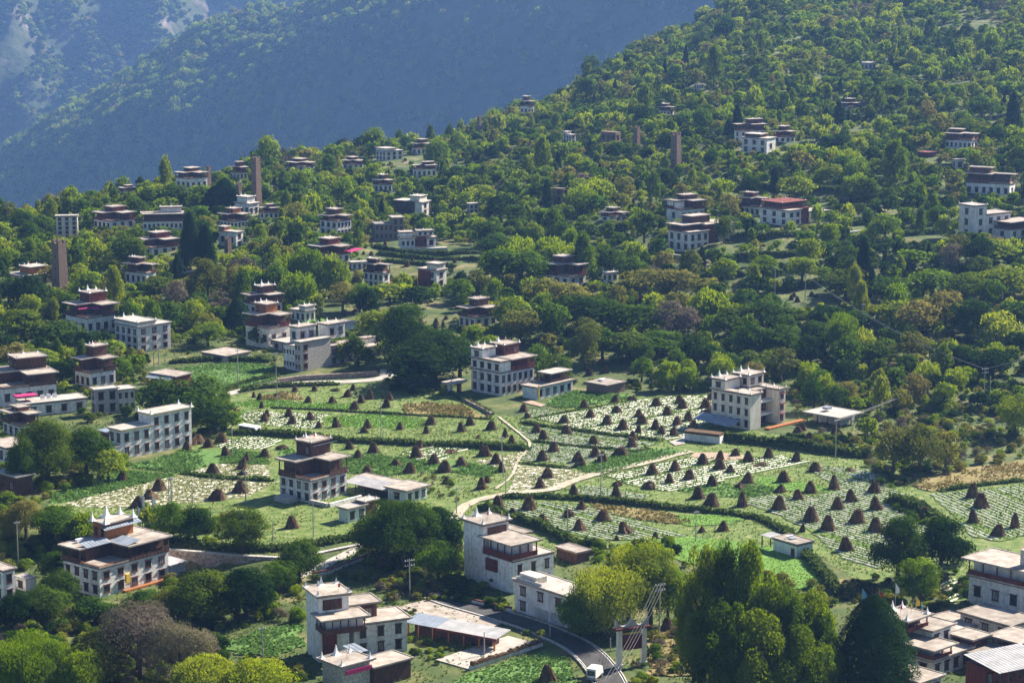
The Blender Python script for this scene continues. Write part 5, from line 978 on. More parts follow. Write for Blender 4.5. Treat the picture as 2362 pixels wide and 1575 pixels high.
for st in STK:
    px, py, hp, wp = st[:4]; kind = st[4] if len(st) > 4 else 0; kind = int(round(kind))
    g = ground(px, py - hp * .06); s_ = scale_at(*g); o = link('stalk_stack', random.choice(SMESH[kind]), None, (g.x, g.y, g.z + .02), random.random() * 6.28)
    w_ = wp / s_ * .92; o.scale = (w_, w_ * random.uniform(.85, 1.15), hp / s_ * random.uniform(.88, 1.02)); o.rotation_euler = (random.uniform(-.07, .07), random.uniform(-.07, .07), o.rotation_euler[2]); STACKS.append(dict(o=o, px=px, py=py, kind=kind, w=wp, h=hp, g=g))
# ================================================================= poles and wires
def pole(px, py, ty, kind, label, lean=0.0):
    g = ground(px, py); s_ = scale_at(*g); H = (py - ty) / s_ * 1.015; root = link('utility_pole' if kind else 'wooden_pole', None, None, (g.x, g.y, g.z)); tag(root, label, 'pole', 'poles across the valley')
    root.rotation_euler = (0, lean, 0)
    r = max(.13, .011 * H); MB().tube([(0, 0, -.8), (0, 0, H * .5), (0, 0, H)], [r * 1.15, r * .95, r * .7], 8).build('shaft', M['pole'], root)
    tops = [(0, 0, H)]
    if kind:
        w = .75 if kind == 1 else 1.25; arms = [H - .5] if kind == 1 else [H - .4, H - 1.5]
        for z in arms:
            MB().box(-w, w, -.06 - r * .8, .06 - r * .8, z - .06, z + .06).build('crossarm', M['pole'], root, None, .5)
            for e in (-.85, -.35, .35, .85): 
                MB().tube([(w * e * math.cos(.5) + r * .4, w * e * math.sin(.5) - r * .7, z + .062), (w * e * math.cos(.5) + r * .4, w * e * math.sin(.5) - r * .7, z + .34)], .06, 6).build('insulator', M['horn'], root)
    return Vector((g.x, g.y, g.z + H - .3))
PO = {}
for key, px, py, ty, kd, lb, ln in [
 ('a', 945, 1378, 1287, 2, 'concrete pole with two crossarms by the road, below the big walnut tree', 0), ('b', 1521, 1472, 1342, 2, 'tall concrete pole with white insulators beside the gate arch', 0),
 ('c', 1053, 1186, 1122, 1, 'pole with crossarm at the left end of the dirt road', 0), ('d', 1161, 1100, 1006, 1, 'leaning pole standing by the footpath bend', -.05), ('e', 1167, 1146, 1083, 0, 'thin pole at the edge of the dirt road below the footpath', 0),
 ('f', 1386, 1150, 1045, 1, 'tall pole in the striped field below the dirt road', 0), ('g', 1309, 1232, 1162, 0, 'thin pole in the front striped field', 0), ('h', 1605, 1250, 1176, 1, 'pole with crossarm at the right end of the front striped field', 0),
 ('i', 723, 1240, 1158, 0, 'bare pole in the meadow below the galleried field house', 0), ('j', 567, 1160, 1083, 1, 'pole beside the bushes left of the galleried field house', 0), ('k', 879, 1010, 926, 1, 'pole between the bright green plot and the hedge bank', 0),
 ('l', 640, 942, 878, 1, 'pole standing by the pale road in the upper left plots', 0), ('m', 536, 1053, 980, 0, 'thin pole in the striped plot near the long stone house', 0), ('n', 398, 1240, 1098, 1, 'tall pole with crossarm behind the large front-left house', 0),
 ('o', 391, 1205, 1100, 0, 'bare pole just left of the tall crossarm pole', 0), ('p', 444, 1165, 1112, 0, 'short dark pole in the weedy plot', 0), ('q', 487, 1222, 1168, 0, 'thin post beside the round bush in the meadow', 0), ('r', 630, 1247, 1206, 0, 'short post at the meadow edge above the retaining wall', 0),
 ('s', 1989, 765, 700, 1, 'pole rising before the dark wooded slope at right', 0), ('t', 1857, 695, 632, 1, 'pole with crossarm by the high stacks on the right slope', 0), ('u', 1787, 685, 615, 1, 'pole on the terrace left of the high stacks', 0), ('v', 1927, 1058, 966, 1, 'pole below the open flat-roofed shed, carrying bright wires', 0),
 ('w', 2269, 942, 848, 2, 'twin-armed pole on the right hillside', 0), ('x', 2283, 925, 868, 0, 'thin pole just behind the twin-armed hillside pole', 0), ('y', 1041, 908, 850, 0, 'lamp post beside the small white gateway', 0), ('z', 42, 1300, 1200, 1, 'pole beside the tiny roadside hut at left', 0),
 ('aa', 606, 1522, 1443, 1, 'pole in the cabbage patch left of the front tower house', 0), ('ab', 1117, 1512, 1455, 0, 'white post at the courtyard corner', 0), ('ac', 2104, 1405, 1350, 1, 'pole behind the stacked-roof house', 0), ('ad', 549, 885, 805, 1, 'pole in front of the green field', 0),
 ('ae', 355, 850, 785, 2, 'pole with transformer arms below the white three-storey block', 0), ('af', 367, 848, 787, 1, 'second pole just right of the transformer arms', 0), ('ag', 315, 855, 827, 0, 'short post left of the transformer arms', 0), ('ah', 637, 875, 812, 1, 'pole left of the stone block house', 0),
 ('ai', 740, 720, 680, 0, 'thin pale pole above the grass plot', 0), ('aj', 952, 728, 690, 0, 'thin pole by the upper straw field', 0), ('ak', 1498, 592, 542, 1, 'pole left of the red-and-white slope house', 0), ('al', 2186, 527, 484, 1, 'pole left of the bright white tower house', 0), ('am', 2130, 532, 505, 0, 'lamp post on the right terrace', 0), ('an', 1269, 1470, 1438, 0, 'short lamp post at the road bend', 0),
 ('ao', 1408, 1500, 1470, 0, 'thin white sign post on the roadside left of the gate arch', 0)]: PO[key] = pole(px, py, ty, kd, lb, ln)
def wires(label, a, b, n=4, sep=.45, sag=1.2, r=.035):
    root = link('power_line', None, None, a); tag(root, label, 'wire', 'power lines'); d = b - a; side = Vector((-d.y, d.x, 0)).normalized()
    for k in range(n):
        off = side * (k - (n - 1) / 2) * sep; pts = [d * (i / 10) + off - Vector((0, 0, sag * 4 * (i / 10) * (1 - i / 10))) for i in range(11)]
        MB().tube(pts, r, 4, cap=False).build('wire', M['wire'], root)
wires('bundle of bright wires running from the tall roadside pole down to the bottom edge', PO['b'], gp(1405, 1640) + Vector((0, 0, 6)), 4, .6, .8, .028)
wires('bundle of sunlit wires from the shed pole up towards the right hillside', PO['v'], gp(2100, 925) + Vector((0, 0, 3)), 4, .4, .5, .03)
wires('thin wires from the twin-armed hillside pole to the right edge', PO['w'], PO['w'] + Vector((70, 40, 12)), 2, .6, 1.5, .03)
wires('thin wires from the terrace pole down the right slope to the twin-armed pole', PO['t'], PO['w'], 2, .6, 3, .03)
wires('wires spanning from the tall field pole to the crossarm pole on the dirt road', PO['f'], PO['c'], 2, .6, 1.5, .02)
wires('wires from the right-edge house down to the fields', gp(2285, 1350) + Vector((0, 0, 8)), gp(2240, 1385) + Vector((0, 0, 1)), 4, .3, .2, .03)
# prayer-flag poles behind the front-left house
for i, (px, py, ty) in enumerate([(329, 1215, 1136), (352, 1212, 1140), (318, 1218, 1165), (342, 1216, 1170)]):
    g = ground(px, py); s_ = scale_at(*g); H = (py - ty) / s_; root = link('prayer_flag_pole', None, None, g); tag(root, ['tallest left pole hung with white prayer cloth behind the large front-left house', 'right tall pole hung with white prayer cloth behind the large front-left house', 'short leftmost prayer pole with pink-white cloth', 'short middle prayer pole with white cloth'][i], 'flag pole', 'prayer poles')
    MB().tube([(0, 0, -.5), (0, 0, H)], .09, 6).build('pole', M['pole'], root)
    MB().quad([(.08, 0, H * .15), (.75, .1, H * .12), (.7, -.05, H * .5), (.65, .1, H * .9), (.08, 0, H * .95)]).build('cloth', M['f_white'], root)
# bunting between the front-left house and its poles
# flags at the stacked-roof house
for px, py, ty, mt, lb in [(1986, 1420, 1352, 'f_blue', 'blue flag behind the dark cypress'), (2025, 1425, 1358, 'f_red', 'red flag on a pole right of the cypress top'), (2062, 1420, 1340, 'f_white', 'white flag on the tallest pole of the stacked-roof house'), (2110, 1425, 1370, 'f_yellow', 'yellow flag at the right of the stacked-roof house')]:
    g = ground(px, py + 60); s_ = scale_at(*g); H = (py + 60 - ty) / s_; root = link('flag', None, None, g); tag(root, lb, 'flag', 'flags by the cypress')
    MB().tube([(0, 0, 0), (0, 0, H)], .06, 6).build('pole', M['pole'], root); MB().quad([(.05, 0, H - 2.2), (.9, .1, H - 2.0), (.8, -.1, H - 1.0), (.45, .08, H - .6), (.05, 0, H)]).quad([(.05, .05, H), (.45, .12, H - .6), (.8, -.05, H - 1.0), (.9, .15, H - 2.0), (.05, .05, H - 2.2)]).build('cloth', M[mt], root)
# ================================================================= gate arch over the road
g = ground(1428, 1540); s_ = scale_at(*g); root = link('gate_arch', None, None, g, R(22)); tag(root, 'white village gate arch with red banner and scalloped parapet over the road', 'gate'); 
Hg = 92 / s_; Wg = 62 / s_
for x in (0, Wg): MB().box(x - .45, x + .45, -.45, .45, -1, Hg).box(x - .6, x + .6, -.6, .6, -1, .8).build('pillar', M['cream'], root)
MB().box(.452, Wg - .452, -.12, .12, Hg - 4.3, Hg - 1.35).build('banner', M['red'], root)
bt = MB()
for k in range(9): x = .9 + (Wg - 1.8) * k / 8; bt.box(x - .14, x + .14, -.16, -.122, Hg - 1.1, Hg - .75)
MB().box(-1.1, Wg + 1.1, -.9, .9, Hg + .003, Hg + .35).build('lintel', M['red'], root); bt.build('lettering', M['f_yellow'], root)
sp = MB()
for k in range(2):
    x0 = -.9 + (Wg + 1.8) * k / 2; x1 = x0 + (Wg + 1.8) / 2; n = 8
    for i in range(n):
        a, b = i / n, (i + 1) / n; za, zb = 1.5 * abs(2 * a - 1) ** 2 + .25, 1.5 * abs(2 * b - 1) ** 2 + .25
        sp.hexa([(x0 + (x1 - x0) * a, -.35, Hg + .353), (x0 + (x1 - x0) * b, -.35, Hg + .353), (x0 + (x1 - x0) * b, .35, Hg + .353), (x0 + (x1 - x0) * a, .35, Hg + .353), (x0 + (x1 - x0) * a, -.35, Hg + .353 + za), (x0 + (x1 - x0) * b, -.35, Hg + .353 + zb), (x0 + (x1 - x0) * b, .35, Hg + .353 + zb), (x0 + (x1 - x0) * a, .35, Hg + .353 + za)])
sp.build('scalloped_parapet', M['concrete'], root)
# ================================================================= small white truck on the road
g = ground(1372, 1568); root = link('truck', None, None, (g.x, g.y, g.z + .31), R(-22)); tag(root, 'small white box truck parked on the road at the bottom edge', 'truck')
MB().box(-.95, .95, -2.1, .9, .75, 2.5).box(-.99, .99, -2.14, .94, 2.503, 2.58).build('cargo_box', M['plaster'], root)
MB().hexa([(-.88, .95, .5), (.88, .95, .5), (.88, 2.5, .5), (-.88, 2.5, .5), (-.86, .95, 2.1), (.86, .95, 2.1), (.8, 2.05, 2.1), (-.8, 2.05, 2.1)]).build('cab', M['plaster'], root)
MB().box(-.75, .75, -2.125, -2.103, 1.2, 2.2).build('rear_window', M['glass'], root); MB().box(-.9, .9, -2.05, 2.3, .45, .74).build('chassis', M['road'], root)
MB().box(-.95, .95, -2.22, -2.06, .45, .62).build('bumper', M['metal'], root)
for x in (-.8, .8):
    MB().box(x - .12, x + .12, -2.13, -2.101, .8, 1.0).build('tail_light', M['f_red'], root)
    for y in (-1.4, 1.6):
        w = MB().tube([(x - .14, y, .36), (x + .14, y, .36)], .36, 14).build('wheel', M['road'], root); MB().tube([(x - .15, y, .36), (x + .15, y, .36)], .18, 10).build('rim', M['metal'], w)
# straw shelter with pale cover at the bank
h = House(588, 1003, 40, 10, 55, 'small white-covered fodder shelter beside the hedge bank', 'the fodder shelter', 'fodder_shelter', 'shelter', top=26)
h.blk(0, 1, 0, 1, 0, 15, 'stalk', roof=None).part('cover', 'f_white', -.15, 1.15, -.03, 1.03, 15.2, 18).part('end_flap', 'f_white', -.12, 1.1, -.06, -.04, 2, 16)
# ================================================================= trees
def crown_arrays(seed, n, leaf, kind):
    rg = np.random.default_rng(seed)
    spec = {'walnut': (34, .5, .50, .84, .36, .50), 'green': (32, .5, .50, .84, .36, .50), 'willow': (36, .5, .5, .9, .32, .48), 'olive': (28, .5, .5, .84, .34, .52), 'bare': (26, .5, .5, .84, .36, .52), 'poplar': (64, .5, .5, .94, .21, .49), 'cypress': (1, .5, .5, .9, .5, .55)}[kind]
    K, rx, ry, hz, cr, cz = spec; rz = hz / 2
    if kind == 'cypress':
        t = rg.random(n) ** .8; a = rg.random(n) * 2 * np.pi; r = .5 * np.clip((1 - t ** 1.5) ** .62, 0, 1) * np.clip(t * 4 + .5, 0, 1) * (.86 + .16 * rg.random(n)) * (1 + .06 * np.sin(a * 7 + t * 20))
        core = rg.random(n) < .3; r = np.where(core, r * .8, r)
        P = np.stack([r * np.cos(a), r * np.sin(a), .06 + .94 * t * np.where(core, .9, 1)], 1); N = np.stack([np.cos(a), np.sin(a), np.full(n, .55)], 1)
    else:
        d = rg.normal(size=(K, 3)); d /= np.linalg.norm(d, axis=1)[:, None]; d[:, 2] = np.where(d[:, 2] < -.8, -d[:, 2], d[:, 2])
        rad = .52 + .30 * rg.random(K); C = d * rad[:, None] * np.array([rx, ry, rz]) ; C[:, 2] += cz
        cs = cr * .5 * (.65 + .7 * rg.random(K))
        if kind == 'poplar': C[:, :2] *= (1.2 - .5 * np.clip((C[:, 2] - .3) / .7, 0, 1))[:, None]
        k = rg.integers(0, K, n); q = rg.normal(size=(n, 3)); q /= np.linalg.norm(q, axis=1)[:, None]; q[:, 2] = np.where((q[:, 2] < -.2) & (rg.random(n) < .75), -q[:, 2], q[:, 2])
        rr = (.62 + .46 * rg.random(n) ** .6); sq = np.array([1, 1, .85 if kind != 'poplar' else 1.35])
        if kind == 'willow': sq = np.array([1, 1, 1.25])
        P = C[k] + q * (cs[k] * rr)[:, None] * sq; N = q + .6 * (C[k] - np.array([0, 0, cz])) / .5
        inner = rg.random(n) < .10; P[inner] = (rg.normal(size=(inner.sum(), 3)) * np.array([.16, .16, .14])) + np.array([0, 0, cz])
        P[:, 2] = np.where(P[:, 2] < .02, .02 + .25 * rg.random(n), P[:, 2])
    N = N + rg.normal(size=(n, 3)) * (.6 if kind == 'poplar' else .36); N /= np.linalg.norm(N, axis=1)[:, None]
    T = np.cross(N, rg.normal(size=(n, 3))); T /= np.linalg.norm(T, axis=1)[:, None] + 1e-9; B = np.cross(N, T)
    s = leaf * (.55 + .9 * rg.random(n)); el = np.ones(n)
    if kind == 'cypress': s = np.where(core, s * 2.2, s)
    if kind == 'willow': T = T * .35 + np.array([0, 0, -1.0]); T /= np.linalg.norm(T, axis=1)[:, None]; B = np.cross(N, T); B /= np.linalg.norm(B, axis=1)[:, None] + 1e-9; el = np.full(n, 1.7); s = s * .72
    if kind == 'bare': el = np.full(n, 3.0); s = s * .5
    t = T * (s * el)[:, None]; b = B * s[:, None] * .8
    # six-sided-ish leaf clump: kite of four corners
    v = np.stack([P - t * .5, P + b * .5 - t * .05, P + t * .5, P - b * .5 + t * .08], 1).reshape(-1, 3)
    return v, np.arange(4 * n).reshape(-1, 4)
def trunk_mb(kind, seed):
    rg = random.Random(seed); mb = MB(); th = .42 if kind != 'cypress' else .2; r = .035 if kind != 'poplar' else .028
    mb.tube([(0, 0, -.04), (.01, 0, th * .5), (rg.uniform(-.03, .03), rg.uniform(-.03, .03), th), (rg.uniform(-.03, .03), rg.uniform(-.03, .03), .75)], [r * 1.3, r, r * .8, r * .25], 7)
    if kind != 'cypress':
        for i in range(5):
            a = 6.28 * i / 5 + rg.random(); z0 = th * rg.uniform(.6, 1.1); R_ = rg.uniform(.2, .34); mb.tube([(0, 0, z0), (R_ * .5 * math.cos(a), R_ * .5 * math.sin(a), z0 + .14), (R_ * math.cos(a), R_ * math.sin(a), z0 + rg.uniform(.22, .36))], [r * .55, r * .38, r * .15], 5)
    return mb
LODN = {'huge': (24000, .0215), 'near': (11000, .032), 'mid': (2600, .062), 'far': (560, .12), 'tiny': (110, .27)}
CR = {}; TR = {}
KIDX = {k: i for i, k in enumerate(LEAF)}; LIDX = {k: i for i, k in enumerate(LODN)}
def crown(kind, lod, vv):
    if (kind, lod, vv) not in CR:
        n, lf = LODN[lod]; nn = int(n * {'bare': .6, 'olive': .85, 'cypress': 1.2, 'willow': 1.4}.get(kind, 1)); f_ = {'cypress': .75, 'olive': .95}.get(kind, 1)
        v, f = crown_arrays(1000 + KIDX[kind] * 100 + LIDX[lod] * 10 + vv, nn, lf * f_, kind); CR[kind, lod, vv] = np_mesh('crown', v, f, LEAF[kind])
    return CR[kind, lod, vv]
for kind in LEAF: TR[kind] = [trunk_mb(kind, KIDX[kind] * 5 + i).mesh('trunk', M['bark']) for i in range(2)]
TREES = []
WORDS = {'walnut': ('walnut_tree', 'dark green'), 'green': ('broadleaf_tree', 'mid-green'), 'willow': ('willow_tree', 'yellow-green'), 'olive': ('autumn_tree', 'olive-yellow'), 'bare': ('thin_tree', 'grey-brown'), 'cypress': ('cypress_tree', 'blackish green'), 'poplar': ('poplar_tree', 'glossy green')}
def cand(px, py, hp, wp, kind, hand=True, g=None):
    g = g or ground(px, py); s_ = scale_at(*g); TREES.append(dict(px=px, py=py, hp=hp, wp=wp, kind=kind, g=g, s=s_, hand=hand))
# trees read off the photograph: x, base y, top y, width, kind
HT = """1625 1600 1225 150 poplar;1672 1605 1212 150 poplar;1730 1610 1228 150 poplar;1790 1610 1318 150 poplar;1862 1610 1338 150 poplar;1830 1620 1365 140 poplar;1600 1580 1310 100 poplar;1740 1640 1390 190 poplar;1850 1640 1430 150 poplar;1660 1640 1360 180 poplar;1890 1620 1400 110 poplar;2012 1600 1368 225 cypress;1500 1440 1238 170 green;1400 1465 1300 190 willow;1345 1470 1360 130 green;1450 1430 1255 150 willow;1540 1440 1290 90 green
930 1310 1145 190 walnut;1010 1290 1160 140 walnut;870 1290 1170 130 walnut;1010 1350 1240 110 green;560 1275 1165 128 walnut;400 1250 1150 110 green;450 1250 1165 110 walnut;75 1610 1455 200 willow;190 1620 1500 120 willow;480 1620 1512 170 willow;600 1625 1520 170 willow
320 1580 1385 240 bare;230 1590 1440 190 olive;420 1590 1430 180 bare;460 1450 1312 160 walnut;568 1425 1300 150 walnut;690 1345 1240 110 walnut;640 1370 1290 90 green;120 1350 1270 80 walnut;140 1400 1310 110 walnut;100 1440 1350 120 walnut;40 1450 1360 110 walnut;220 1440 1370 120 green;330 1440 1360 130 green;400 1460 1350 100 olive
110 1120 965 150 walnut;200 1100 985 130 walnut;250 1110 1030 90 green;60 1130 1000 90 walnut;60 1250 1145 110 olive;130 1240 1160 110 green;190 1250 1180 100 willow;20 1260 1170 80 olive;340 1215 1165 60 willow
2070 1345 1185 140 walnut;2170 1330 1190 140 walnut;2120 1400 1280 110 green;2210 1300 1240 70 walnut;460 965 868 150 walnut;380 960 870 130 walnut;500 1000 920 110 walnut;430 1000 900 110 walnut;520 990 945 80 green
1000 880 755 190 walnut;930 840 700 150 walnut;1060 870 780 120 walnut;870 800 710 110 green;960 900 800 140 walnut;820 835 770 55 walnut;1240 880 790 80 green;1290 890 815 70 walnut;1200 800 710 110 olive;1260 790 690 110 green
715 690 572 110 willow;665 690 590 80 willow;640 700 600 80 green;760 690 590 90 willow;690 710 630 90 willow;1200 640 550 110 willow;1265 635 548 100 willow;1150 655 570 100 green;1230 655 575 110 green;1300 620 560 70 willow
2140 905 835 62 willow;1945 835 725 90 willow;1990 835 760 60 willow;1860 905 835 60 willow;1890 915 850 60 green;2340 1010 900 90 green;2060 1090 985 90 olive;2120 1095 975 110 olive;2180 1085 990 80 olive;2000 1010 960 50 green;2110 930 860 65 olive;1540 900 830 70 willow;1590 900 845 70 willow;1480 880 820 60 green;1660 890 815 70 willow;1640 850 790 60 green
440 620 492 60 cypress;475 630 520 56 cypress;412 640 590 44 cypress;548 765 688 82 cypress;520 485 412 80 cypress;495 480 430 60 cypress;1700 325 243 34 cypress;1680 330 275 34 cypress;1935 290 235 40 cypress;1905 300 250 36 cypress;1640 395 340 40 green
1010 395 320 70 green;620 392 310 66 green;1380 480 415 100 willow;1340 500 430 80 willow;1440 470 405 60 olive;1340 440 395 60 bare;400 480 420 90 walnut;350 480 430 70 walnut;300 490 440 60 walnut;470 470 425 70 green;1270 505 480 60 green
1500 690 620 120 olive;1560 690 618 120 olive;1620 690 640 100 olive;1450 690 640 110 olive;1260 710 640 110 olive;1310 720 650 120 olive;1350 760 680 140 walnut;1420 770 690 130 walnut;1480 780 700 120 walnut;1560 790 690 120 bare;1640 760 670 110 willow;1700 780 700 120 walnut;1770 770 690 130 walnut;1730 830 740 100 green;1800 830 750 120 walnut;1530 820 760 130 green;1450 830 760 120 walnut;1390 830 750 100 green;1350 850 740 90 olive;1600 850 770 90 walnut
2120 780 690 110 olive;2180 760 670 110 olive;2240 780 690 130 walnut;2300 800 720 130 willow;2340 760 690 90 green;2060 760 690 100 green;2050 700 640 110 walnut;2150 690 620 120 green;2240 700 630 130 walnut;2320 690 610 120 green;1950 690 620 120 walnut;2210 610 540 80 olive;2190 630 560 60 bare;2100 620 570 90 green;2290 610 550 120 green;2040 560 490 80 green;1850 650 590 80 green;1760 640 585 70 green;1910 760 700 90 walnut;1870 850 770 90 walnut;1950 890 830 70 walnut;2030 850 780 100 walnut;2200 860 790 120 walnut;2290 870 800 110 walnut;1740 900 830 60 olive;1800 880 800 90 olive
130 800 740 120 walnut;60 800 710 120 walnut;180 820 760 100 walnut;30 850 790 90 olive;90 860 800 100 green;300 760 690 70 green;390 770 690 90 green;420 700 640 80 olive;330 730 680 60 green;480 800 740 90 green;60 720 630 90 walnut;20 700 640 70 walnut;150 740 670 80 walnut;260 700 640 70 olive;200 700 620 80 green;230 640 560 80 green;300 620 540 80 walnut;360 700 630 80 walnut;480 700 590 90 olive;540 690 610 80 olive;580 700 620 90 green;560 650 590 70 bare;480 790 720 60 olive;600 800 750 50 walnut;790 720 650 80 olive;830 720 650 80 green;900 700 650 80 green;960 710 660 90 walnut;1060 700 640 80 green;1100 690 620 60 olive;250 830 780 80 green;140 890 830 70 walnut;280 880 820 60 green;1180 760 680 90 green;1130 830 770 60 green;760 660 610 60 bare"""
for t in HT.replace('\n', ';').split(';'):
    a = t.split()
    if len(a) == 5: cand(float(a[0]), float(a[1]), float(a[1]) - float(a[2]), float(a[3]), a[4])
# ---- the rest of the woods: filled over the slopes
CLEAR = [[(380, 800), (420, 770), (640, 800), (690, 860), (890, 850), (900, 880), (650, 905), (500, 925), (430, 900), (390, 870)],
 [(735, 700), (860, 705), (1040, 695), (1060, 720), (1060, 790), (960, 795), (930, 745), (740, 745)], [(850, 555), (1000, 560), (1115, 570), (1112, 622), (1000, 630), (850, 632)],
 [(1290, 835), (1400, 835), (1520, 850), (1500, 875), (1320, 880)], [(1780, 675), (1900, 670), (1980, 680), (1980, 700), (1790, 705)], [(500, 1000), (520, 905), (890, 862), (1060, 900), (1300, 915), (1640, 895), (1700, 1000), (1850, 985), (2040, 985), (2000, 1060), (2100, 1120), (2362, 1060), (2362, 1600), (0, 1600), (0, 1150)]]
CLEAR += [[(p[0], p[1] - 9) for p in pts] + [(p[0], p[1] + 10) for p in reversed(pts)] for pts in SLOPE_BANKS]
def pip(x, y, poly):
    r = False; x1, y1 = poly[-1]
    for x2, y2 in poly:
        if (y1 > y) != (y2 > y) and x < (x2 - x1) * (y - y1) / (y2 - y1) + x1: r = not r
        x1, y1 = x2, y2
    return r
_CB = [(min(p[0] for p in c), max(p[0] for p in c), min(p[1] for p in c), max(p[1] for p in c), c) for c in CLEAR]
def clear_hit(px, py):
    for x0, x1, y0, y1, c in _CB:
        if x0 < px < x1 and y0 < py < y1 and pip(px, py, c): return True
    return False
def house_hit(px, py, hp, wp, Y, x, y):
    for h in HOUSES:
        if px + wp < h['x0'] - 60 or px - wp > h['x1'] + 60: continue
        dx, dy = x - h['g'].x, y - h['g'].y; c, s2 = math.cos(-h['ph']), math.sin(-h['ph']); lx, ly = dx * c - dy * s2, dx * s2 + dy * c
        if -2 < lx < h['b'] + 2 and -2 < ly < h['a'] + 2: return True
        if Y < h['Y'] + 4:
            hb = h['y1'] - (h['y1'] - h['y0']) * .22
            if px + wp * .42 > h['x0'] and px - wp * .42 < h['x1'] and py - hp < hb and py > h['y0']: return True
    return False
n0 = len(TREES); cellw = {}
def near_tree(x, y, r):
    cx, cy_ = int(x // 12), int(y // 12)
    for i in range(cx - 1, cx + 2):
        for j in range(cy_ - 1, cy_ + 2):
            for (a, b, q) in cellw.get((i, j), ()):
                if (a - x) ** 2 + (b - y) ** 2 < (.42 * (r + q)) ** 2: return True
    return False
def put_cell(x, y, r): cellw.setdefault((int(x // 12), int(y // 12)), []).append((x, y, r))
for t in TREES: put_cell(t['g'].x, t['g'].y, t['wp'] / t['s'] * .6)
rg = random.Random(5); npx = 0
BAND = [(0, 950), (130, 945), (300, 900), (390, 800), (640, 800), (660, 850), (890, 850), (1040, 890), (1080, 800), (1240, 810), (1330, 850), (1500, 890), (1640, 885), (1800, 900), (1850, 955), (2000, 975), (2362, 1050)]
kinds = ['walnut', 'green', 'willow', 'olive', 'bare', 'cypress']
cx_ = []; 
for _ in range(70000):
    y = 690 + (2000 - 690) * rg.random() ** .8; x = (rg.random() * 1.16 - .58) * y * .4235
    cx_.append((x, y))
_bx = [b[0] for b in BAND]; _by = [b[1] for b in BAND]
if True:
    pass
cxy = np.array(cx_); cz_ = terr(cxy[:, 0], cxy[:, 1]); dens = fbm(cxy[:, 0] / 60, cxy[:, 1] / 60, 3); spn = fbm(cxy[:, 0] / 45 + 40, cxy[:, 1] / 45 + 9, 2)
for (x, y), z, dn, sp in zip(cxy, cz_, dens, spn):
    px, py, d = project(x, y, z)
    if py < -50 or z < -14: continue
    if py > np.interp(px, _bx, _by) - 4: continue
    if dn < -.34: continue
    r = rg.random(); size = 3.6 + 7.0 * rg.random() ** 1.7 + (5.5 if r < .07 else 0); low = rg.random() < .3
    if low: size *= .6
    if near_tree(x, y, size): continue
    q = rg.random() + sp * .9; upper = np.clip((560 - py) / 400, 0, 1)
    kind = 'walnut' if q < .40 - .14 * upper else 'green' if q < .74 else 'willow' if q < .96 else 'olive' if q < 1.3 else 'bare'
    tall = 1.0
    if rg.random() < .012: kind = 'cypress'
    elif rg.random() < .09: kind = 'poplar'; tall = 1.6
    s_ = F / d; hp = size * rg.uniform(.7, 1.3) * tall * s_; wp = size * rg.uniform(.85, 1.3) / tall ** .6 * s_
    if kind == 'cypress': hp *= 1.5; wp *= .55
    if clear_hit(px, py) or clear_hit(px, py - hp * .55) or clear_hit(px, py - hp * .9): continue
    if house_hit(px, py, hp, wp, y, x, y): continue
    put_cell(x, y, size); cand(px, py, hp, wp, kind, False, Vector((x, y, float(z))))
TREES = [t for t in TREES if not (t['px'] + t['wp'] < -420 or t['px'] - t['wp'] > 2780)]
def inview(t): return -t['wp'] * .4 < t['px'] < 2362 + t['wp'] * .4 and t['py'] - t['hp'] < 1570 and t['py'] > 0
order = sorted(range(len(TREES)), key=lambda i: -(inview(TREES[i]) * ((10 if TREES[i]['hand'] else 1) * TREES[i]['hp'] * TREES[i]['wp'])))
IND = set(order[:300]); ONE = []; rest = []
for i, t in enumerate(TREES):
    t['lod'] = 'near' if t['hp'] > 105 else 'mid' if t['hp'] > 52 else 'far'
    t['lod'] = 'huge' if t['hp'] > 150 else 'near' if (t['s'] > 9.2 and t['hp'] > 70) else t['lod']; t['v'] = rg.randrange(2 if t['lod'] == 'huge' else 3); t['rz'] = rg.random() * 6.283; t['w'] = t['wp'] / t['s']; t['h'] = t['hp'] / t['s']
    if i in IND:
        root = link(WORDS[t['kind']][0], None, None, t['g'], t['rz']); root.scale = (t['w'], t['w'] * rg.uniform(.9, 1.1), t['h'] * 1.02)
        link('trunk', rg.choice(TR[t['kind']]), root); link('crown', crown(t['kind'], t['lod'], t['v']), root); t['o'] = root; ONE.append(t)
    else:
        if t['lod'] == 'huge': t['lod'] = 'near'
        rest.append(t)
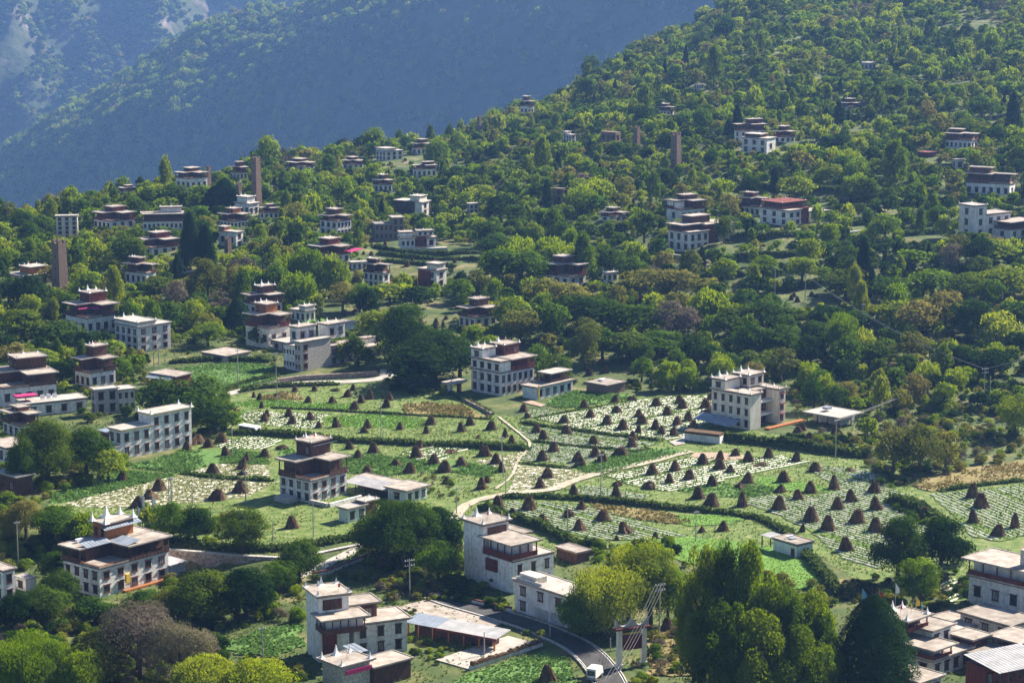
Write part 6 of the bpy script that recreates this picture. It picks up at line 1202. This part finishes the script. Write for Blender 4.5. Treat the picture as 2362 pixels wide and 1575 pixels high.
# ---- forest: everything smaller, one mass
protos = []; pcol = bpy.data.collections.new('forest_kinds'); pidx = {}
def proto(kind, lod, v):
    key = (kind, lod, v)
    if key not in pidx:
        me = crown(kind, lod, v); o = bpy.data.objects.new('k%04d_forest_tree' % len(pidx), me); pcol.objects.link(o); pidx[key] = len(pidx)
    return pidx[key]
def scatter(name, pts):
    """pts: (x, y, z, w, h, rz, proto index)"""
    a = np.array(pts, float); me = bpy.data.meshes.new(name); me.vertices.add(len(a)); me.vertices.foreach_set('co', a[:, :3].astype(np.float32).ravel())
    for nm, tp, dat in (('tree_scale', 'FLOAT_VECTOR', np.stack([a[:, 3], a[:, 3], a[:, 4]], 1)), ('tree_turn', 'FLOAT_VECTOR', np.stack([a[:, 5] * 0, a[:, 5] * 0, a[:, 5]], 1))):
        at = me.attributes.new(nm, tp, 'POINT'); at.data.foreach_set('vector', dat.astype(np.float32).ravel())
    at = me.attributes.new('tree_kind', 'INT', 'POINT'); at.data.foreach_set('value', a[:, 6].astype(np.int32)); me.update()
    o = link(name, me); tag(o, kind='stuff')
    ng = bpy.data.node_groups.new(name + '_planting', 'GeometryNodeTree'); ng.interface.new_socket('Geometry', in_out='INPUT', socket_type='NodeSocketGeometry'); ng.interface.new_socket('Geometry', in_out='OUTPUT', socket_type='NodeSocketGeometry')
    N, L = ng.nodes, ng.links; gi = N.new('NodeGroupInput'); go = N.new('NodeGroupOutput'); ip = N.new('GeometryNodeInstanceOnPoints'); ci = N.new('GeometryNodeCollectionInfo')
    ci.inputs['Collection'].default_value = pcol; ci.inputs['Separate Children'].default_value = True; ci.inputs['Reset Children'].default_value = True
    def na(nm, tp): q = N.new('GeometryNodeInputNamedAttribute'); q.data_type = tp; q.inputs['Name'].default_value = nm; return q.outputs['Attribute']
    L.new(gi.outputs[0], ip.inputs['Points']); L.new(ci.outputs[0], ip.inputs['Instance']); ip.inputs['Pick Instance'].default_value = True
    L.new(na('tree_kind', 'INT'), ip.inputs['Instance Index']); L.new(na('tree_turn', 'FLOAT_VECTOR'), ip.inputs['Rotation']); L.new(na('tree_scale', 'FLOAT_VECTOR'), ip.inputs['Scale']); L.new(ip.outputs[0], go.inputs[0])
    md = o.modifiers.new('planting', 'NODES'); md.node_group = ng; return o
for k in LEAF:
    for lod in ('near', 'mid', 'far', 'tiny'):
        for v in range(3 if lod != 'tiny' else 2): proto(k, lod, v)
scatter('forest', [(t['g'].x, t['g'].y, t['g'].z, t['w'], t['h'], t['rz'], pidx[t['kind'], t['lod'], t['v']]) for t in rest])
# scrub on the slopes between the trees, and woods on the mountains
pts = []; N_ = 10000; yy = 690 + 1150 * RNG.random(N_) ** .8; xx = (RNG.random(N_) - .5) * yy * .5; zz = terr(xx, yy)
for x, y, z in zip(xx, yy, zz):
    px, py, d = project(x, y, z)
    if py > np.interp(px, _bx, _by) - 3 or clear_hit(px, py): continue
    w = 1.2 + 2.4 * rg.random(); s_ = F / d
    if house_hit(px, py, w * .8 * s_, w * s_, y, x, y): continue
    pts.append((x, y, z - .15 * w, w * 1.2, w, rg.random() * 6.28, pidx[rg.choice(['green', 'walnut', 'olive', 'green', 'willow']), 'tiny', rg.randrange(2)]))
scatter('scrub', pts)
pts = []
for poly, n, ks, sz in [([(0, 1385), (150, 1400), (250, 1420), (380, 1400), (520, 1360), (690, 1350), (700, 1440), (600, 1440), (500, 1470), (520, 1530), (700, 1560), (720, 1640), (0, 1640)], 520, ['green', 'walnut', 'green', 'olive', 'bare', 'willow'], (1.5, 4.5)),
    ([(0, 1250), (330, 1245), (330, 1270), (130, 1290), (0, 1340)], 90, ['green', 'olive', 'walnut', 'willow'], (1.5, 4.0)), ([(370, 1330), (520, 1330), (640, 1345), (640, 1375), (380, 1385)], 70, ['green', 'walnut', 'olive'], (1.5, 3.5)),
    ([(830, 1262), (1060, 1240), (1070, 1360), (990, 1370), (900, 1330), (830, 1300)], 150, ['walnut', 'green', 'olive', 'bare'], (1.5, 3.6)), ([(1080, 1372), (1175, 1400), (1160, 1408), (1010, 1382)], 40, ['walnut', 'walnut', 'green'], (1.5, 3.0)),
    ([(700, 1340), (860, 1330), (960, 1350), (1010, 1385), (900, 1395), (890, 1370), (820, 1340)], 60, ['bare', 'green', 'olive'], (1.2, 2.6)), ([(1480, 1470), (1560, 1440), (1620, 1500), (1930, 1560), (1950, 1640), (1440, 1640)], 160, ['olive', 'bare', 'green', 'poplar'], (1.2, 3.4)),
    ([(1920, 1350), (2060, 1330), (2250, 1320), (2250, 1400), (2120, 1420), (1960, 1400)], 120, ['green', 'olive', 'walnut', 'bare'], (1.2, 3.0)), ([(1560, 1300), (1900, 1360), (1940, 1420), (1560, 1430)], 160, ['green', 'poplar', 'olive'], (1.5, 3.5)), ([(1040, 1290), (1180, 1360), (1060, 1370)], 20, ['walnut', 'green'], (1.5, 3)),
    ([(0, 960), (60, 985), (290, 1060), (290, 1085), (120, 1150), (0, 1200)], 200, ['walnut', 'green', 'olive', 'willow'], (1.5, 4.0)), ([(300, 1170), (520, 1180), (620, 1260), (360, 1248)], 60, ['green', 'willow', 'olive'], (1.2, 2.8)), ([(1790, 1000), (2080, 1010), (2130, 1120), (2030, 1130), (1990, 1060), (1820, 1015)], 150, ['green', 'olive', 'bare', 'walnut'], (1.2, 3.2)),
    ([(380, 740), (480, 740), (480, 790), (390, 800)], 40, ['green', 'olive', 'walnut'], (1.2, 3)), ([(1640, 880), (1800, 870), (2362, 960), (2362, 1050), (2000, 985), (1840, 975), (1820, 900)], 240, ['green', 'olive', 'willow', 'bare', 'walnut'], (1.2, 3.6)), ([(0, 850), (300, 850), (420, 860), (400, 920), (200, 970), (0, 960)], 160, ['green', 'walnut', 'olive'], (1.2, 3.2)), ([(935, 1470), (1010, 1462), (1060, 1490), (1080, 1515), (1000, 1535), (940, 1520)], 46, ['green', 'willow', 'walnut', 'olive'], (.8, 2.2)), ([(860, 1400), (930, 1395), (1000, 1440), (900, 1450)], 20, ['green', 'olive'], (.8, 2)), ([(1210, 1455), (1260, 1470), (1240, 1500), (1180, 1490)], 16, ['green', 'walnut'], (.8, 2)), ([(2080, 960), (2362, 1000), (2362, 1060), (2120, 1110)], 130, ['olive', 'green', 'bare'], (1.2, 3.4)), ([(890, 880), (1040, 890), (1080, 905), (1030, 915), (900, 905)], 50, ['walnut', 'green'], (1.5, 3.2)), ([(400, 860), (440, 900), (520, 920), (530, 1000), (430, 1010), (300, 960), (200, 975), (300, 930)], 130, ['walnut', 'green', 'walnut', 'olive'], (1.5, 4)),
    ([(430, 805), (640, 810), (660, 870), (600, 840), (430, 838)], 40, ['green', 'olive'], (1, 2.4)), ([(1290, 880), (1500, 885), (1640, 890), (1640, 905), (1480, 905)], 70, ['green', 'olive', 'walnut'], (1.2, 2.8)), ([(940, 1085), (1040, 1100), (1060, 1160), (990, 1150)], 26, ['bare', 'olive', 'green'], (1, 2.2)), ([(1300, 1255), (1560, 1250), (1560, 1300), (1340, 1300)], 60, ['green', 'willow', 'walnut'], (1.5, 3.2)), ([(2040, 1160), (2130, 1170), (2190, 1220), (2120, 1210)], 30, ['walnut', 'bare', 'green'], (1.4, 3))]:
    ax = [p[0] for p in poly]; ay = [p[1] for p in poly]; made = 0
    while made < n:
        px, py = rg.uniform(min(ax), max(ax)), rg.uniform(min(ay), max(ay))
        if not pip(px, py, poly): continue
        made += 1; g = ground(px, py); w = rg.uniform(*sz) * rg.uniform(.7, 1); s_ = scale_at(*g)
        if house_hit(px, py, w * .8 * s_, w * s_, g.y, g.x, g.y): continue
        pts.append((g.x, g.y, g.z - .12 * w, w * 1.2, w, rg.random() * 6.28, pidx[rg.choice(ks), 'mid' if w > 2.4 else 'far', rg.randrange(3)]))
scatter('undergrowth', pts)
pts = []; N_ = 80000; xx = MK * (-1100 + 1700 * RNG.random(N_)); yy = MK * (1850 + 950 * RNG.random(N_)); zz = mountA(xx, yy); nz = fbm(xx / 120, yy / 120, 3)
cyl = MK * (2621.0 - 0.3735 * (xx / MK + 555.0))
for x, y, z, q, c in zip(xx, yy, zz, nz, cyl):
    if z < -720: continue
    px, py, d = project(x, y, z)
    if px < -150 or px > 1700 or py < -40: continue
    dc = (c - y) / MK; pr = (1.0 if dc < 190 else math.exp(-(dc - 190) / 90.0)) * (1.0 if px < 800 else .5) + .10
    if px < 330 and py > 230: pr += .4
    if rg.random() > pr * (.75 + q * 1.2): continue
    w = (9 + 13 * rg.random() ** 2) * (1.35 if px < 480 else 1.0); pts.append((x, y, z - .5, w, w * rg.uniform(.9, 1.3), rg.random() * 6.28, pidx[rg.choice(['green', 'willow', 'olive', 'green', 'willow']), 'tiny' if w < 15 else 'far', rg.randrange(2)]))
scatter('mountain_wood', pts)
pts = []; N_ = 30000; xx = MK * (-1000 + 1100 * RNG.random(N_)); yy = MK * (2900 + 500 * RNG.random(N_)); zz = mountB(xx, yy); nz = fbm(xx / 90 + 7, yy / 90, 3)
for x, y, z, q in zip(xx, yy, zz, nz):
    if rg.random() > .4 + q * 1.3: continue
    px, py, d = project(x, y, z)
    if px < -100 or px > 800 or py < -30: continue
    w = 9 + 13 * rg.random(); pts.append((x, y, z - 1, w, w * .9, rg.random() * 6.28, pidx[rg.choice(['green', 'olive', 'green', 'walnut']), 'tiny', rg.randrange(2)]))
scatter('far_scrub', pts)
print('TREES', len(TREES), 'ind', len(ONE), 'rest', len(rest))


# ================================================================= labels that single things out
ORD = ['leftmost', 'second from left', 'third from left', 'fourth from left', 'fifth from left', 'sixth from left', 'seventh from left', 'eighth from left', 'ninth from left', 'tenth from left']
def nearest_house(px, py, Y):
    best = None
    for h in HOUSES:
        hx = (h['x0'] + h['x1']) / 2; hy = h['y1']; dd = (abs(px - hx) - (h['x1'] - h['x0']) * .3) ** 2 + 2.2 * (py - hy) ** 2
        if best is None or dd < best[0]: best = (dd, h)
    h = best[1]
    if px < h['x0']: rel = 'left of'
    elif px > h['x1']: rel = 'right of'
    elif Y < h['Y']: rel = 'in front of'
    else: rel = 'behind'
    return rel, h['short']
groups = {}
for t in ONE:
    rel, sh = nearest_house(t['px'], t['py'], t['g'].y); nm, colr = WORDS[t['kind']]; nm = nm.replace('_', ' ')
    base = (colr + ' ' + nm, rel + ' ' + sh); groups.setdefault(base, []).append(t)
for (a, b), L_ in groups.items():
    L_.sort(key=lambda t: t['px'])
    for i, t in enumerate(L_):
        if len(L_) == 1: lb = a + ' ' + b
        elif len(L_) == 2: lb = ('left ' if i == 0 else 'right ') + a + ' ' + b
        else: lb = (ORD[i] if i < len(L_) - 1 else 'rightmost') + ' ' + a + ' ' + b
        t['o'].name = t['o'].name; tag(t['o'], lb, 'tree', 'trees of the valley')
FIELDS = [('grassy plots below pale road', [(500, 870), (905, 870), (905, 942), (600, 942), (500, 940)]), ('pale plot above hedge bank', [(500, 935), (760, 940), (730, 1002), (500, 1002)]), ('bright green plot', [(730, 935), (960, 950), (960, 1008), (730, 1008)]),
 ('plot by stone house', [(370, 1000), (640, 1000), (640, 1070), (370, 1070)]), ('meadow left of field house', [(240, 1050), (650, 1050), (650, 1280), (240, 1280)]), ('orchard plot by footpath', [(940, 940), (1225, 950), (1225, 1035), (940, 1035)]), ('cabbages right of field house', [(740, 1000), (1000, 1000), (1000, 1130), (740, 1130)]), ('weedy plot by footpath', [(1000, 1020), (1230, 1020), (1130, 1145), (1000, 1145)]),
 ('plot behind footpath crossing', [(1150, 905), (1480, 880), (1480, 935), (1240, 966), (1150, 966)]), ('striped plot by cream house', [(1230, 930), (1680, 900), (1680, 1020), (1500, 1020), (1230, 985)]), ('second strip from footpath crossing', [(1195, 975), (1540, 1000), (1540, 1045), (1195, 1035)]), ('third strip above dirt road', [(1190, 1025), (1480, 1040), (1480, 1090), (1190, 1090)]), ('bare plot above dirt road', [(1130, 1065), (1390, 1080), (1330, 1135), (1130, 1140)]),
 ('striped field below dirt road', [(1290, 1030), (1900, 1030), (1900, 1110), (1480, 1130), (1290, 1165)]), ('large right striped field', [(1480, 1100), (2140, 1060), (2140, 1330), (1800, 1330), (1480, 1175)]), ('front striped field', [(1040, 1130), (1760, 1170), (1760, 1260), (1040, 1260)]), ('far right striped field', [(2100, 1100), (2400, 1100), (2400, 1300), (2100, 1300)]),
 ('upper straw field', [(740, 690), (1060, 690), (1060, 800), (740, 800)]), ('small middle-distance terraces', [(830, 540), (1130, 540), (1130, 640), (830, 640)]), ('plot behind dark hut', [(1290, 800), (1540, 800), (1540, 890), (1290, 890)]), ('high right-slope terrace', [(1780, 660), (1920, 660), (1920, 710), (1780, 710)]), ('garden beside cream house', [(1790, 930), (2120, 930), (2120, 1040), (1790, 1040)])]
KN = {0: 'upright corn stack', 1: 'slumped corn stack', 2: 'fallen corn-stalk heap'}
groups = {}
for s in STACKS:
    fd = next((n for n, pl in FIELDS if inpoly(np.array([s['px']]), np.array([s['py']]), pl)[0]), None)
    if fd is None: rel, sh = nearest_house(s['px'], s['py'], s['g'].y); fd = rel + ' ' + sh
    groups.setdefault((s['kind'], fd), []).append(s)
for (k, fd), L_ in groups.items():
    L_.sort(key=lambda q: q['py']); nr = max(1, round(math.sqrt(len(L_) / 2.6))) if len(L_) > 3 else 1; per = math.ceil(len(L_) / nr)
    for r in range(nr):
        row = sorted(L_[r * per:(r + 1) * per], key=lambda q: q['px']); rn = [''] if nr == 1 else ['back row', 'front row'] if nr == 2 else ['back row', 'middle row', 'front row'] if nr == 3 else ['back row', 'second row', 'third row', 'front row']
        rn = rn[min(r, 3)]
        for i, q in enumerate(row):
            o_ = '' if len(row) == 1 else 'leftmost' if i == 0 else 'rightmost' if i == len(row) - 1 else ORD[i]
            lb = KN[k] + (', ' + o_ if o_ else '') + (' in ' + rn if rn else '') + ', ' + fd if (o_ or rn) else KN[k] + ' ' + ('in ' if not fd.split()[0] in ('left', 'right', 'in', 'behind') else '') + fd
            tag(q['o'], lb, 'haystack', 'corn-stalk stacks in the fields')
for o in COL.objects:
    if o.get('label') and len(o['label'].replace('-', ' ').split()) > 15: print('LONG', o['label'])
# ================================================================= haze
mb = MB(); mb.box(-6600, 6600, -350, 12300, -800, 760)
m, nt, n, l, out = new_mat('thin_valley_haze')
pvol = n.new('ShaderNodeVolumePrincipled'); pvol.inputs['Color'].default_value = (0.24, 0.46, 1.0, 1); pvol.inputs['Density'].default_value = 0.000062; pvol.inputs['Anisotropy'].default_value = 0.35
l.new(pvol.outputs['Volume'], out.inputs['Volume'])
tag(mb.build('haze', m), kind='stuff')
